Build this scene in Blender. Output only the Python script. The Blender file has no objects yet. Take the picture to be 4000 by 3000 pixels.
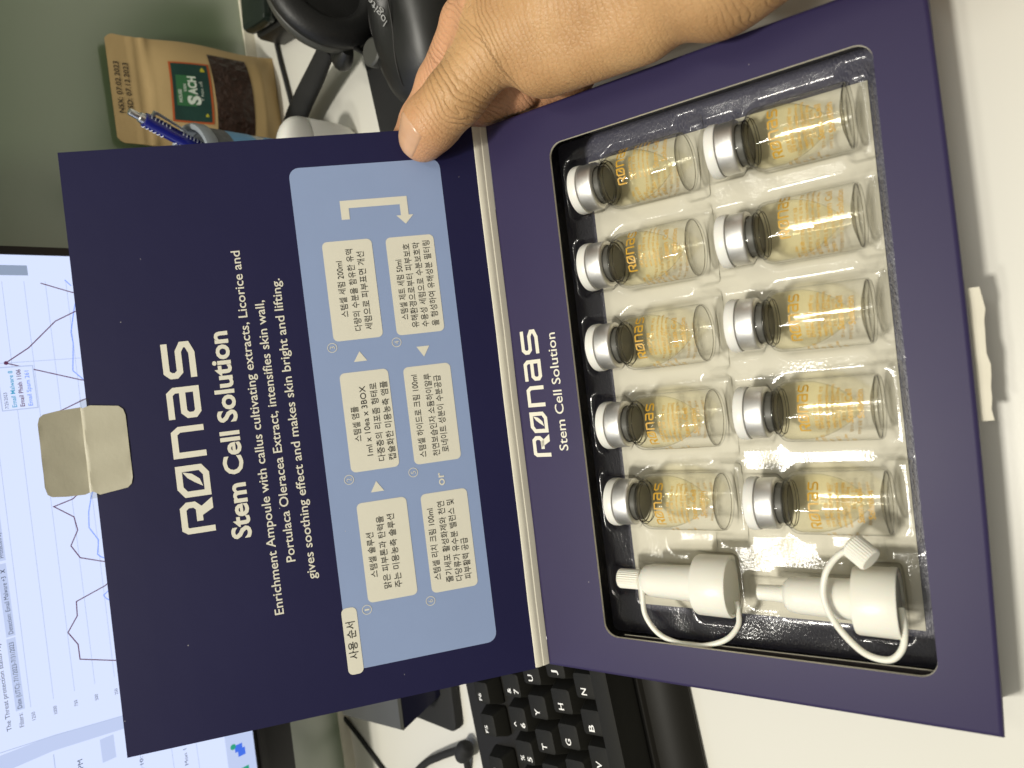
import bpy, bmesh, math, random
import numpy as np
from mathutils import Vector, Matrix

random.seed(7)
rng = np.random.default_rng(7)
SC = bpy.context.scene
COL = SC.collection
MM = 0.001                      # everything below is written in millimetres
PI = math.pi

# ------------------------------------------------------------------ camera
cam_data = bpy.data.cameras.new('camera')
cam = bpy.data.objects.new('camera', cam_data)
COL.objects.link(cam)
fwd = Vector((-0.0220, 0.6867, -0.7266)).normalized()
down = Vector((-0.9930, 0.0710, 0.0970))
down = (down - fwd * down.dot(fwd)).normalized()
right = down.cross(fwd).normalized()
cam.matrix_world = Matrix((
    (right.x, -down.x, -fwd.x, 144.3 * MM),
    (right.y, -down.y, -fwd.y, -238.9 * MM),
    (right.z, -down.z, -fwd.z, 306.6 * MM),
    (0, 0, 0, 1)))
cam_data.sensor_width = 36
cam_data.lens = 24.93
cam_data.clip_start = 0.02
cam_data.clip_end = 60
cam_data.dof.use_dof = True
cam_data.dof.focus_distance = 0.335
cam_data.dof.aperture_fstop = 10
SC.camera = cam

# ------------------------------------------------------------------ light
SC.view_settings.view_transform = 'Standard'
SC.view_settings.look = 'None'
SC.view_settings.exposure = 0.12
SC.view_settings.gamma = 1.0
world = bpy.data.worlds.new('World')
SC.world = world
world.use_nodes = True
wn, wl = world.node_tree.nodes, world.node_tree.links
bg = wn['Background']
tc = wn.new('ShaderNodeTexCoord')
sep = wn.new('ShaderNodeSeparateXYZ')
ramp = wn.new('ShaderNodeValToRGB')
wl.new(tc.outputs['Generated'], sep.inputs[0])
wl.new(sep.outputs['Z'], ramp.inputs[0])
ramp.color_ramp.elements[0].position = 0.05
ramp.color_ramp.elements[0].color = (0.080, 0.078, 0.068, 1)
ramp.color_ramp.elements[1].position = 0.75
ramp.color_ramp.elements[1].color = (0.55, 0.53, 0.45, 1)
wl.new(ramp.outputs[0], bg.inputs['Color'])
bg.inputs['Strength'].default_value = 0.84


def area_lamp(name, loc, sx, sy, watts, col=(1, 0.96, 0.86)):
    d = bpy.data.lights.new(name, 'AREA')
    d.shape = 'RECTANGLE'
    d.size, d.size_y = sx * MM, sy * MM
    d.energy = watts
    d.color = col
    o = bpy.data.objects.new(name, d)
    o.location = Vector(loc) * MM
    t = Vector((130, -60, 30)) * MM
    o.rotation_euler = (t - o.location).to_track_quat('-Z', 'Y').to_euler()
    COL.objects.link(o)


area_lamp('ceiling_lamp_near', (-230, -70, 2000), 170, 170, 24)
area_lamp('ceiling_lamp_far', (-520, 190, 2050), 150, 150, 7)
area_lamp('ceiling_strip', (560, -330, 2200), 1200, 60, 6)

SC.render.engine = 'CYCLES'
SC.cycles.caustics_reflective = False
SC.cycles.caustics_refractive = False
SC.cycles.sample_clamp_indirect = 4.0
SC.cycles.max_bounces = 14
SC.cycles.transparent_max_bounces = 24
SC.cycles.use_denoising = True


# ------------------------------------------------------------------ materials
def nodes_of(m):
    m.use_nodes = True
    return m.node_tree.nodes, m.node_tree.links, m.node_tree.nodes['Principled BSDF']


def mat(name, col, rough=0.5, metal=0.0, spec=0.5, var=0.0, var_scale=60, bump=0.0, bump_scale=400,
        sub=0.0, coat=0.0, emit=None, estr=1.0, specks=0.0, speck_scale=260, bump_dist=0.0004, stretch=None, rough_var=0.0):
    m = bpy.data.materials.new(name)
    n, l, p = nodes_of(m)
    p.inputs['Base Color'].default_value = (*col, 1)
    p.inputs['Roughness'].default_value = rough
    p.inputs['Metallic'].default_value = metal
    p.inputs['Specular IOR Level'].default_value = spec
    if coat:
        p.inputs['Coat Weight'].default_value = coat
        p.inputs['Coat Roughness'].default_value = 0.08
    if sub:
        p.inputs['Subsurface Weight'].default_value = sub
        p.inputs['Subsurface Radius'].default_value = (0.004, 0.0018, 0.001)
        p.inputs['Subsurface Scale'].default_value = 0.6
    if emit:
        p.inputs['Emission Color'].default_value = (*emit, 1)
        p.inputs['Emission Strength'].default_value = estr
    t = n.new('ShaderNodeTexCoord')
    vec = t.outputs['Object']
    if stretch:
        mp = n.new('ShaderNodeMapping')
        mp.inputs['Scale'].default_value = stretch
        l.new(vec, mp.inputs['Vector'])
        vec = mp.outputs[0]
    colsock = None
    if var:
        no = n.new('ShaderNodeTexNoise')
        no.inputs['Scale'].default_value = var_scale
        no.inputs['Detail'].default_value = 5
        l.new(vec, no.inputs['Vector'])
        mx = n.new('ShaderNodeMix')
        mx.data_type = 'RGBA'
        a, b = 1 - var, 1 + var
        mx.inputs['A'].default_value = (col[0] * a, col[1] * a, col[2] * a, 1)
        mx.inputs['B'].default_value = (min(1, col[0] * b), min(1, col[1] * b), min(1, col[2] * b), 1)
        l.new(no.outputs['Fac'], mx.inputs['Factor'])
        colsock = mx.outputs['Result']
        if rough_var:
            mr = n.new('ShaderNodeMapRange')
            mr.inputs['To Min'].default_value = max(0, rough - rough_var)
            mr.inputs['To Max'].default_value = rough + rough_var
            l.new(no.outputs['Fac'], mr.inputs['Value'])
            l.new(mr.outputs[0], p.inputs['Roughness'])
    if specks:
        vo = n.new('ShaderNodeTexVoronoi')
        vo.inputs['Scale'].default_value = speck_scale
        l.new(t.outputs['Object'], vo.inputs['Vector'])
        lt = n.new('ShaderNodeMath')
        lt.operation = 'LESS_THAN'
        lt.inputs[1].default_value = 0.038
        l.new(vo.outputs['Distance'], lt.inputs[0])
        sp = n.new('ShaderNodeSeparateColor')
        l.new(vo.outputs['Color'], sp.inputs[0])
        gt = n.new('ShaderNodeMath')
        gt.operation = 'GREATER_THAN'
        gt.inputs[1].default_value = 1 - specks
        l.new(sp.outputs[0], gt.inputs[0])
        mu = n.new('ShaderNodeMath')
        mu.operation = 'MULTIPLY'
        l.new(lt.outputs[0], mu.inputs[0])
        l.new(gt.outputs[0], mu.inputs[1])
        mx2 = n.new('ShaderNodeMix')
        mx2.data_type = 'RGBA'
        if colsock:
            l.new(colsock, mx2.inputs['A'])
        else:
            mx2.inputs['A'].default_value = (*col, 1)
        mx2.inputs['B'].default_value = (0.55, 0.53, 0.5, 1)
        l.new(mu.outputs[0], mx2.inputs['Factor'])
        colsock = mx2.outputs['Result']
    if colsock:
        l.new(colsock, p.inputs['Base Color'])
    if bump:
        nb = n.new('ShaderNodeTexNoise')
        nb.inputs['Scale'].default_value = bump_scale
        nb.inputs['Detail'].default_value = 4
        l.new(vec, nb.inputs['Vector'])
        bp = n.new('ShaderNodeBump')
        bp.inputs['Strength'].default_value = bump
        bp.inputs['Distance'].default_value = bump_dist
        l.new(nb.outputs['Fac'], bp.inputs['Height'])
        l.new(bp.outputs[0], p.inputs['Normal'])
    return m


def clear(name, tint, edge, edge_pow=3.0, ior=1.45, rough=0.03, bump=0.0, bump_scale=500, bump_dist=0.0003):
    """thin clear wall: see-through with a fresnel sheen, denser where it is seen edge on"""
    m = bpy.data.materials.new(name)
    n, l, p = nodes_of(m)
    n.remove(p)
    out = n['Material Output']
    lw = n.new('ShaderNodeLayerWeight')
    lw.inputs['Blend'].default_value = 0.5
    pw = n.new('ShaderNodeMath')
    pw.operation = 'POWER'
    pw.inputs[1].default_value = edge_pow
    l.new(lw.outputs['Facing'], pw.inputs[0])
    mx = n.new('ShaderNodeMix')
    mx.data_type = 'RGBA'
    mx.inputs['A'].default_value = (*tint, 1)
    mx.inputs['B'].default_value = (*edge, 1)
    l.new(pw.outputs[0], mx.inputs['Factor'])
    tr = n.new('ShaderNodeBsdfTransparent')
    l.new(mx.outputs['Result'], tr.inputs['Color'])
    gl = n.new('ShaderNodeBsdfGlossy')
    gl.inputs['Roughness'].default_value = rough
    f0 = ((ior - 1) / (ior + 1)) ** 2
    p5 = n.new('ShaderNodeMath')
    p5.operation = 'POWER'
    p5.inputs[1].default_value = 5
    l.new(lw.outputs['Facing'], p5.inputs[0])
    fr = n.new('ShaderNodeMath')
    fr.operation = 'MULTIPLY_ADD'
    fr.inputs[1].default_value = 0.8 - f0
    fr.inputs[2].default_value = f0
    l.new(p5.outputs[0], fr.inputs[0])
    ms = n.new('ShaderNodeMixShader')
    l.new(fr.outputs[0], ms.inputs[0])
    l.new(tr.outputs[0], ms.inputs[1])
    l.new(gl.outputs[0], ms.inputs[2])
    l.new(ms.outputs[0], out.inputs[0])
    if bump:
        t = n.new('ShaderNodeTexCoord')
        nb = n.new('ShaderNodeTexNoise')
        nb.inputs['Scale'].default_value = bump_scale
        nb.inputs['Detail'].default_value = 3
        l.new(t.outputs['Object'], nb.inputs['Vector'])
        bp = n.new('ShaderNodeBump')
        bp.inputs['Strength'].default_value = bump
        bp.inputs['Distance'].default_value = bump_dist
        l.new(nb.outputs['Fac'], bp.inputs['Height'])
        l.new(bp.outputs[0], gl.inputs['Normal'])
    return m


def glow(name, col, s=1.0):
    m = bpy.data.materials.new(name)
    n, l, p = nodes_of(m)
    n.remove(p)
    e = n.new('ShaderNodeEmission')
    e.inputs['Color'].default_value = (*col, 1)
    e.inputs['Strength'].default_value = s
    l.new(e.outputs[0], n['Material Output'].inputs[0])
    return m


M = {}
M['desk'] = mat('desk_laminate', (0.66, 0.645, 0.585), 0.34, var=0.02, var_scale=9, bump=0.05, bump_scale=900, spec=0.4)
M['purple'] = mat('purple_card', (0.029, 0.022, 0.072), 0.45, spec=0.25, var=0.10, var_scale=16, bump=0.12, bump_scale=2200, bump_dist=0.0002,
                  specks=0.05, speck_scale=210, rough_var=0.06)
M['navy'] = mat('navy_card', (0.0125, 0.0115, 0.052), 0.45, spec=0.22, var=0.12, var_scale=14, bump=0.12, bump_scale=2200, bump_dist=0.0002,
                specks=0.06, speck_scale=190, rough_var=0.06)
M['cream'] = mat('cream_board', (0.74, 0.70, 0.58), 0.6, var=0.06, var_scale=120, bump=0.1, bump_scale=700)
M['print'] = mat('cream_print', (0.72, 0.69, 0.58), 0.5, var=0.02, var_scale=200)
M['blue'] = mat('blue_print', (0.27, 0.35, 0.56), 0.45, spec=0.3, var=0.03, var_scale=60, bump=0.08, bump_scale=2200, bump_dist=0.0002, specks=0.03, speck_scale=200)
M['ink'] = mat('black_ink', (0.018, 0.016, 0.014), 0.5)
M['white_ink'] = mat('white_ink', (0.85, 0.83, 0.78), 0.5)
M['grey_ink'] = mat('grey_ink', (0.36, 0.36, 0.35), 0.5)
M['floor'] = mat('navy_linen_paper', (0.070, 0.070, 0.110), 0.36, spec=0.7, bump=0.65, bump_scale=520, bump_dist=0.0006, stretch=(1, 2.6, 1))
M['innerwall'] = mat('black_gloss_card', (0.012, 0.011, 0.014), 0.25, bump=0.2, bump_scale=300)
M['sheet'] = mat('cream_sheet', (0.70, 0.67, 0.56), 0.6, var=0.03, var_scale=50)
M['pet'] = clear('clear_tray_plastic', (0.985, 0.98, 0.965), (0.36, 0.35, 0.31), 2.6, 1.5, 0.12, bump=0.16, bump_scale=900, bump_dist=0.0004)
M['glass'] = clear('vial_glass', (0.998, 0.998, 0.993), (0.34, 0.33, 0.28), 9.0, 1.36, 0.02)
M['refraction_dark'] = clear('vial_refraction_dark', (0.74, 0.73, 0.69), (0.03, 0.03, 0.025), 1.0, 1.52, 0.02)  # dark tint for the rings that imitate refraction lines
M['base_glass'] = clear('vial_base_glass', (0.97, 0.965, 0.94), (0.25, 0.24, 0.2), 3.0, 1.52, 0.02)
M['serum'] = clear('pale_serum', (1.0, 0.981, 0.89), (0.14, 0.11, 0.05), 14.0, 1.12, 0.02)
M['gold'] = mat('gold_print', (0.56, 0.315, 0.022), 0.4, metal=0.0)
M['stopper'] = mat('grey_rubber', (0.085, 0.082, 0.07), 0.45, spec=0.5)
M['alu'] = mat('brushed_aluminium', (0.80, 0.79, 0.77), 0.46, metal=1.0, bump=0.15, bump_scale=900, stretch=(1, 12, 1))
M['white_plastic'] = mat('white_plastic', (0.80, 0.79, 0.74), 0.33, sub=0.05)
M['nozzle_plastic'] = mat('milky_plastic', (0.80, 0.785, 0.70), 0.36, sub=0.2)
M['black_plastic'] = mat('black_plastic', (0.013, 0.013, 0.012), 0.42, var=0.15, var_scale=500, bump=0.12, bump_scale=2500, bump_dist=0.0002)
M['key'] = mat('key_plastic', (0.010, 0.0095, 0.007), 0.65, spec=0.22, bump=0.25, bump_scale=3000, bump_dist=0.0002)
M['chassis'] = mat('chassis_black', (0.010, 0.009, 0.007), 0.5, spec=0.2, var=0.2, var_scale=2500)
M['gloss_black'] = mat('gloss_black', (0.010, 0.009, 0.009), 0.28, var=0.2, var_scale=2500)
M['matte_black'] = mat('matte_black', (0.010, 0.010, 0.010), 0.8, bump=0.3, bump_scale=1500)
M['dark_grey'] = mat('dark_grey_plastic', (0.06, 0.06, 0.052), 0.45, var=0.1, var_scale=80)
M['leather'] = mat('black_leatherette', (0.010, 0.010, 0.010), 0.5, bump=0.4, bump_scale=600)
M['navy_gloss'] = mat('navy_gloss', (0.010, 0.010, 0.028), 0.3)
M['partition'] = mat('green_back_painted_glass', (0.140, 0.200, 0.105), 0.30, spec=1.0, var=0.05, var_scale=4, specks=0.015, speck_scale=60)
_p = M['partition'].node_tree.nodes['Principled BSDF']
_p.inputs['IOR'].default_value = 1.8
_p.inputs['Coat Weight'].default_value = 1.0
_p.inputs['Coat IOR'].default_value = 1.7
_p.inputs['Coat Roughness'].default_value = 0.26
M['kraft'] = mat('kraft_paper', (0.47, 0.33, 0.15), 0.62, var=0.10, var_scale=30, bump=0.25, bump_scale=55, bump_dist=0.002)
M['label_green'] = mat('label_green', (0.010, 0.045, 0.035), 0.4, var=0.5, var_scale=70)
M['label_red'] = mat('label_red', (0.45, 0.09, 0.02), 0.45)
M['label_white'] = mat('label_white', (0.62, 0.68, 0.60), 0.5)
M['label_leaf'] = mat('label_leaf', (0.03, 0.14, 0.05), 0.5)
M['label_yellow'] = mat('label_yellow', (0.45, 0.42, 0.03), 0.5)
M['tea'] = mat('dried_tea', (0.030, 0.014, 0.009), 0.35, var=0.9, var_scale=180, bump=1.0, bump_scale=160, bump_dist=0.003)
M['pen_blue'] = mat('pen_blue', (0.012, 0.016, 0.19), 0.2, coat=0.5)
M['silver'] = mat('silver_metal', (0.85, 0.85, 0.85), 0.32, metal=1.0)
M['pen_white'] = mat('pen_white', (0.62, 0.64, 0.75), 0.4)
M['rim_grey'] = mat('rim_grey', (0.28, 0.31, 0.34), 0.35)
M['hatch'] = mat('hatched_grey', (0.13, 0.14, 0.15), 0.5, var=0.9, var_scale=240)
M['cup_label'] = mat('cup_label_white', (0.62, 0.66, 0.66), 0.4)
M['cup_blue'] = mat('cup_label_blue', (0.16, 0.42, 0.72), 0.4, var=0.2, var_scale=40)
M['screen'] = glow('screen_white', (0.66, 0.74, 1.0), 1.0)
M['scr_grey'] = glow('screen_grey', (0.50, 0.58, 0.82), 1.0)
M['scr_mid'] = glow('screen_slider', (0.27, 0.33, 0.45), 1.0)
M['scr_line'] = glow('screen_line', (0.45, 0.53, 0.75), 1.0)
M['scr_text'] = glow('screen_text', (0.05, 0.06, 0.10), 1.0)
M['scr_red'] = glow('screen_maroon', (0.11, 0.035, 0.08), 1.0)
M['scr_teal'] = glow('screen_teal', (0.04, 0.32, 0.52), 1.0)
M['scr_blue'] = glow('screen_blue', (0.20, 0.33, 0.92), 1.0)
M['scr_app'] = glow('screen_app_blue', (0.06, 0.16, 0.75), 1.0)
M['scr_green'] = glow('screen_green', (0.03, 0.33, 0.20), 1.0)


# ------------------------------------------------------------------ object helpers
def link(name, me, m=None, parent=None):
    o = bpy.data.objects.new(name, me)
    COL.objects.link(o)
    if m is not None:
        for mm_ in (m if isinstance(m, (list, tuple)) else [m]):
            me.materials.append(mm_)
    if parent is not None:
        o.parent = parent
    return o


class B:
    """collects shapes, in millimetres, and links them as one mesh object"""

    def __init__(self):
        self.v, self.f, self.mi = [], [], []

    def add(self, vs, fs, mi=0):
        k = len(self.v)
        self.v += [tuple(map(float, q)) for q in vs]
        self.f += [tuple(i + k for i in q) for q in fs]
        self.mi += [mi] * len(fs)
        return self

    def box(self, x0, x1, y0, y1, z0, z1, mi=0):
        vs = [(x, y, z) for z in (z0, z1) for x, y in ((x0, y0), (x1, y0), (x1, y1), (x0, y1))]
        return self.add(vs, [(3, 2, 1, 0), (4, 5, 6, 7), (0, 1, 5, 4), (1, 2, 6, 5), (2, 3, 7, 6), (3, 0, 4, 7)], mi)

    def loft(self, loops, mi=0, cap0=True, cap1=True, closed=True):
        n = len(loops[0])
        vs = [q for lp in loops for q in lp]
        fs = []
        for j in range(len(loops) - 1):
            for i in range(n if closed else n - 1):
                a, b = j * n + i, j * n + (i + 1) % n
                fs.append((a, b, b + n, a + n))
        if cap0:
            fs.append(tuple(range(n - 1, -1, -1)))
        if cap1:
            k = (len(loops) - 1) * n
            fs.append(tuple(range(k, k + n)))
        return self.add(vs, fs, mi)

    def prism(self, pts, z0, z1, bev=0.0, mi=0):
        if not bev:
            return self.loft([[(x, y, z0) for x, y in pts], [(x, y, z1) for x, y in pts]], mi)
        c = np.mean(pts, axis=0)

        def inset(d):
            r = []
            n = len(pts)
            for i in range(n):
                p0, p1, p2 = (np.array(pts[(i + k) % n], float) for k in (-1, 0, 1))
                e1, e2 = (p1 - p0), (p2 - p1)
                e1 /= np.linalg.norm(e1) + 1e-9
                e2 /= np.linalg.norm(e2) + 1e-9
                n1, n2 = np.array((-e1[1], e1[0])), np.array((-e2[1], e2[0]))
                q = n1 + n2
                q = q / max(0.35, (1 + n1 @ n2))
                r.append(p1 + q * d)
            return r
        lo = []
        for d, z in ((bev, z0), (0.3 * bev, z0 + 0.3 * bev), (0, z0 + bev), (0, z1 - bev), (0.3 * bev, z1 - 0.3 * bev), (bev, z1)):
            lo.append([(x, y, z) for x, y in inset(d)])
        return self.loft(lo, mi)

    def lathe(self, prof, seg=40, mi=0, axis='y', cap0=False, cap1=False, org=(0, 0, 0)):
        lo = []
        for r, t in prof:
            lp = []
            for i in range(seg):
                a = 2 * PI * i / seg
                c, s = r * math.cos(a), r * math.sin(a)
                q = (s, t, c) if axis == 'y' else ((c, s, t) if axis == 'z' else (t, c, s))
                lp.append((q[0] + org[0], q[1] + org[1], q[2] + org[2]))
            lo.append(lp)
        return self.loft(lo, mi, cap0, cap1)

    def tube(self, path, rad, seg=12, mi=0, flat=1.0, caps=True, smooth=0):
        P = [np.array(q, float) for q in path]
        R = list(rad) if isinstance(rad, (list, tuple)) else [rad] * len(P)
        if smooth:
            P, R = spline(P, R, smooth)
        lo = []
        up = np.array((0, 0, 1.0))
        prev = None
        for i, q in enumerate(P):
            t = P[min(i + 1, len(P) - 1)] - P[max(i - 1, 0)]
            t = t / (np.linalg.norm(t) + 1e-9)
            if prev is None:
                a = np.cross(t, up)
                if np.linalg.norm(a) < 0.1:
                    a = np.cross(t, (1, 0, 0))
            else:
                a = prev - t * (prev @ t)
            a /= np.linalg.norm(a)
            prev = a
            b = np.cross(t, a)
            lo.append([q + R[i] * (math.cos(2 * PI * k / seg) * a + flat * math.sin(2 * PI * k / seg) * b) for k in range(seg)])
        return self.loft(lo, mi, caps, caps)

    def build(self, name, m, parent=None, smooth=35, loc=None):
        me = bpy.data.meshes.new(name)
        me.from_pydata([(x * MM, y * MM, z * MM) for x, y, z in self.v], [], self.f)
        me.polygons.foreach_set('material_index', self.mi)
        bm = bmesh.new()
        bm.from_mesh(me)
        bmesh.ops.recalc_face_normals(bm, faces=bm.faces)
        bm.to_mesh(me)
        bm.free()
        if smooth:
            me.polygons.foreach_set('use_smooth', [True] * len(me.polygons))
            me.set_sharp_from_angle(angle=math.radians(smooth))
        me.update()
        return link(name, me, m, parent)


def spline(P, R, k):
    """Catmull-Rom through the points"""
    oP, oR = [], []
    n = len(P)
    for i in range(n - 1):
        p0, p1, p2, p3 = P[max(i - 1, 0)], P[i], P[i + 1], P[min(i + 2, n - 1)]
        for j in range(k):
            t = j / k
            oP.append(0.5 * ((2 * p1) + (-p0 + p2) * t + (2 * p0 - 5 * p1 + 4 * p2 - p3) * t * t + (-p0 + 3 * p1 - 3 * p2 + p3) * t ** 3))
            oR.append(R[i] * (1 - t) + R[i + 1] * t)
    oP.append(P[-1])
    oR.append(R[-1])
    return oP, oR


def thing(name, label, cat, loc=(0, 0, 0), rot=(0, 0, 0), group=None):
    o = bpy.data.objects.new(name, None)
    COL.objects.link(o)
    o.empty_display_size = 0.01
    o.location = Vector(loc) * MM
    o.rotation_euler = rot
    tag(o, label, cat, group)
    return o


def tag(o, label, cat, group=None):
    o['label'] = label
    o['category'] = cat
    if group:
        o['group'] = group
    return o


def rrect(x0, x1, y0, y1, r, n=6):
    pts = []
    for cx, cy, a0 in ((x1 - r, y1 - r, 0), (x0 + r, y1 - r, 90), (x0 + r, y0 + r, 180), (x1 - r, y0 + r, 270)):
        for i in range(n + 1):
            a = math.radians(a0 + 90 * i / n)
            pts.append((cx + r * math.cos(a), cy + r * math.sin(a)))
    return pts


_tc = {}


def text2d(s, weight=0.0):
    """outline of a line of text as a flat triangulated mesh, in font units"""
    key = (s, weight)
    if key in _tc:
        return _tc[key]
    cu = bpy.data.curves.new('line', 'FONT')
    cu.body = s
    cu.offset = weight
    cu.resolution_u = 3
    ob = bpy.data.objects.new('line', cu)
    COL.objects.link(ob)
    dg = bpy.context.evaluated_depsgraph_get()
    dg.update()
    me = bpy.data.meshes.new_from_object(ob.evaluated_get(dg))
    v = np.array([q.co[:2] for q in me.vertices], float).reshape(-1, 2)
    f = [tuple(q.vertices) for q in me.polygons]
    bpy.data.objects.remove(ob)
    bpy.data.curves.remove(cu)
    bpy.data.meshes.remove(me)
    _tc[key] = (v, f)
    return v, f


def write(b, s, x, y, w, h=None, fn=None, weight=0.0, mi=0, align='l'):
    """text s from (x, y) baseline-left, stretched to width w; h = font size"""
    v, f = text2d(s, weight)
    if not len(v):
        return
    x0, x1 = v[:, 0].min(), v[:, 0].max()
    k = w / max(1e-6, (x1 - x0))
    hs = h if h else k
    xs = (v[:, 0] - x0) * k + (x - (w / 2 if align == 'c' else 0))
    ys = v[:, 1] * hs + y
    b.add([fn(a, c) for a, c in zip(xs, ys)], f, mi)


def stroke(b, pts, wd, fn, closed=False, mi=0, round_=0.0):
    """a flat band along a polyline"""
    P = [np.array(q, float) for q in pts]
    n = len(P)
    L, Rr = [], []
    for i in range(n):
        if closed:
            p0, p2 = P[i - 1], P[(i + 1) % n]
        else:
            p0, p2 = P[max(i - 1, 0)], P[min(i + 1, n - 1)]
        e1 = P[i] - p0
        e2 = p2 - P[i]
        if np.linalg.norm(e1) < 1e-9:
            e1 = e2
        if np.linalg.norm(e2) < 1e-9:
            e2 = e1
        e1, e2 = e1 / np.linalg.norm(e1), e2 / np.linalg.norm(e2)
        n1, n2 = np.array((-e1[1], e1[0])), np.array((-e2[1], e2[0]))
        q = (n1 + n2) / max(0.3, 1 + n1 @ n2)
        L.append(P[i] + q * wd / 2)
        Rr.append(P[i] - q * wd / 2)
    m = n if closed else n - 1
    vs = [fn(*q) for q in L] + [fn(*q) for q in Rr]
    b.add(vs, [(i, (i + 1) % n, n + (i + 1) % n, n + i) for i in range(m)], mi)


def flat(b, pts, fn, mi=0):
    b.add([fn(*q) for q in pts], [tuple(range(len(pts)))], mi)


def card(b, x0, x1, y0, y1, r, fn, mi=0, nu=16, nv=14):
    """a rounded rectangle cut into a grid, so that it follows a curved ground"""
    ts = sorted(set([r * (1 - math.cos(PI / 2 * i / 5)) for i in range(6)] + [r + (y1 - y0 - 2 * r) * i / nv for i in range(nv + 1)]
                    + [y1 - y0 - r * (1 - math.cos(PI / 2 * i / 5)) for i in range(6)]))
    vs = []
    for t in ts:
        d = max(0.0, r - t, t - (y1 - y0 - r))
        i_ = r - math.sqrt(max(0, r * r - d * d))
        vs += [fn(x0 + i_ + (x1 - x0 - 2 * i_) * k / nu, y0 + t) for k in range(nu + 1)]
    w_ = nu + 1
    b.add(vs, [(j * w_ + i, j * w_ + i + 1, (j + 1) * w_ + i + 1, (j + 1) * w_ + i) for j in range(len(ts) - 1) for i in range(nu)], mi)


def logo(b, x, y, w, h, fn, mi=0, t=0.19):
    """the angular word mark: R, O with a leaf, N, A, S"""
    def g(px, py):
        return fn(x + px * w, y + py * h)
    a = t / 2                                   # half stroke in height units
    ax = t * h / w / 2
    W = 0.165
    k = h / w

    def st(pts, closed=False):
        stroke(b, [(x + px * w, y + py * h) for px, py in pts], t * h, fn, closed, mi)
    c = 0.035
    st([(ax, 0), (ax, 1 - a - .1), (ax + .012, 1 - a), (W - c, 1 - a), (W - ax, 1 - a - .14), (W - ax, .56), (W - c, .43), (.062, .43)])
    flat(b, [(x + px * w, y + py * h) for px, py in ((.075, .5), (.12, .5), (W + .012, 0), (W - .045, 0))], fn, mi)
    o = .205
    st([(o, a), (o + .135 - c, a), (o + .135, a + .16), (o + .135, 1 - a), (o + c, 1 - a), (o, 1 - a - .16)], True)
    leaf = [(o + .035, .22), (o + .075, .30), (o + .105, .52), (o + .118, .80), (o + .085, .66), (o + .06, .46)]
    flat(b, [(x + px * w, y + py * h) for px, py in leaf], fn, mi)
    o = .395
    st([(o + ax, 0), (o + ax, 1 - a), (o + W - c, 1 - a), (o + W - ax, 1 - a - .16), (o + W - ax, 0)])
    o = .60
    st([(o, 1 - a), (o + W - c, 1 - a), (o + W - ax, 1 - a - .14), (o + W - ax, a), (o + c, a), (o + ax, a + .1), (o + ax, .40), (o + c, .52), (o + W - 2 * ax, .52)])
    o = .81
    st([(o + .185, 1 - a), (o + c, 1 - a), (o + ax, 1 - a - .13), (o + ax, .62), (o + c, .5), (o + W - c + .01, .5), (o + W + .01, .38), (o + W + .01, a + .12), (o + W - c, a), (o, a)])


# ================================================================== SETTING
b = B()
b.prism([(-900, -420), (1100, -420), (1100, 1100), (-900, 1100)], -28, 0, 2)
desk = b.build('desk', M['desk'])
desk['kind'] = 'structure'

part = thing('desk_partition', 'dull green frosted glass partition panel along the back of the white desk', 'partition', (150, 288, 0), (0, 0, math.radians(1.4)))
b = B()
b.box(-700, 900, 0, 8, 9, 620)
b.build('panel', M['partition'], part)
b = B()
b.box(-700, 900, -2, 10, 0.1, 9)
b.build('base_rail', M['cream'], part)

# ================================================================== PRESENTATION BOX
ALPHA = math.radians(9.0)           # its back rests on the keyboard
HB = 31.0
BW, BD = 260.0, 181.5
RX = np.array([[1, 0, 0], [0, math.cos(ALPHA), -math.sin(ALPHA)], [0, math.sin(ALPHA), math.cos(ALPHA)]])


def in_box(x, y, z):
    """box frame (origin: back left corner of its top face) to world"""
    q = RX @ np.array((x, y + BD, z + HB)) + np.array((0, -BD, 0))
    return tuple(q)


BOXROT = (ALPHA, 0, 0)
box = thing('gift_box', 'open purple and navy cardboard gift box with printed lid raised, leaning on the keyboard', 'box', in_box(0, 0, 0), BOXROT)

N = 14


def bow(x, k=1.0):
    return -2.0 * k * math.sin(PI * max(0, min(1, x / BW)))


def outer_loop(ins, z, k=1.0):
    x0, x1, y0, y1 = ins, BW - ins, -BD + ins, -ins
    pts = []
    for i in range(N):
        pts.append((x1, y0 + (y1 - y0) * i / N))
    for i in range(N):
        pts.append((x1 + (x0 - x1) * i / N, y1))
    for i in range(N):
        pts.append((x0, y1 + (y0 - y1) * i / N))
    for i in range(N):
        x = x0 + (x1 - x0) * i / N
        pts.append((x, y0 + bow(x, k)))
    return [(x, y, z) for x, y in pts]


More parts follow.
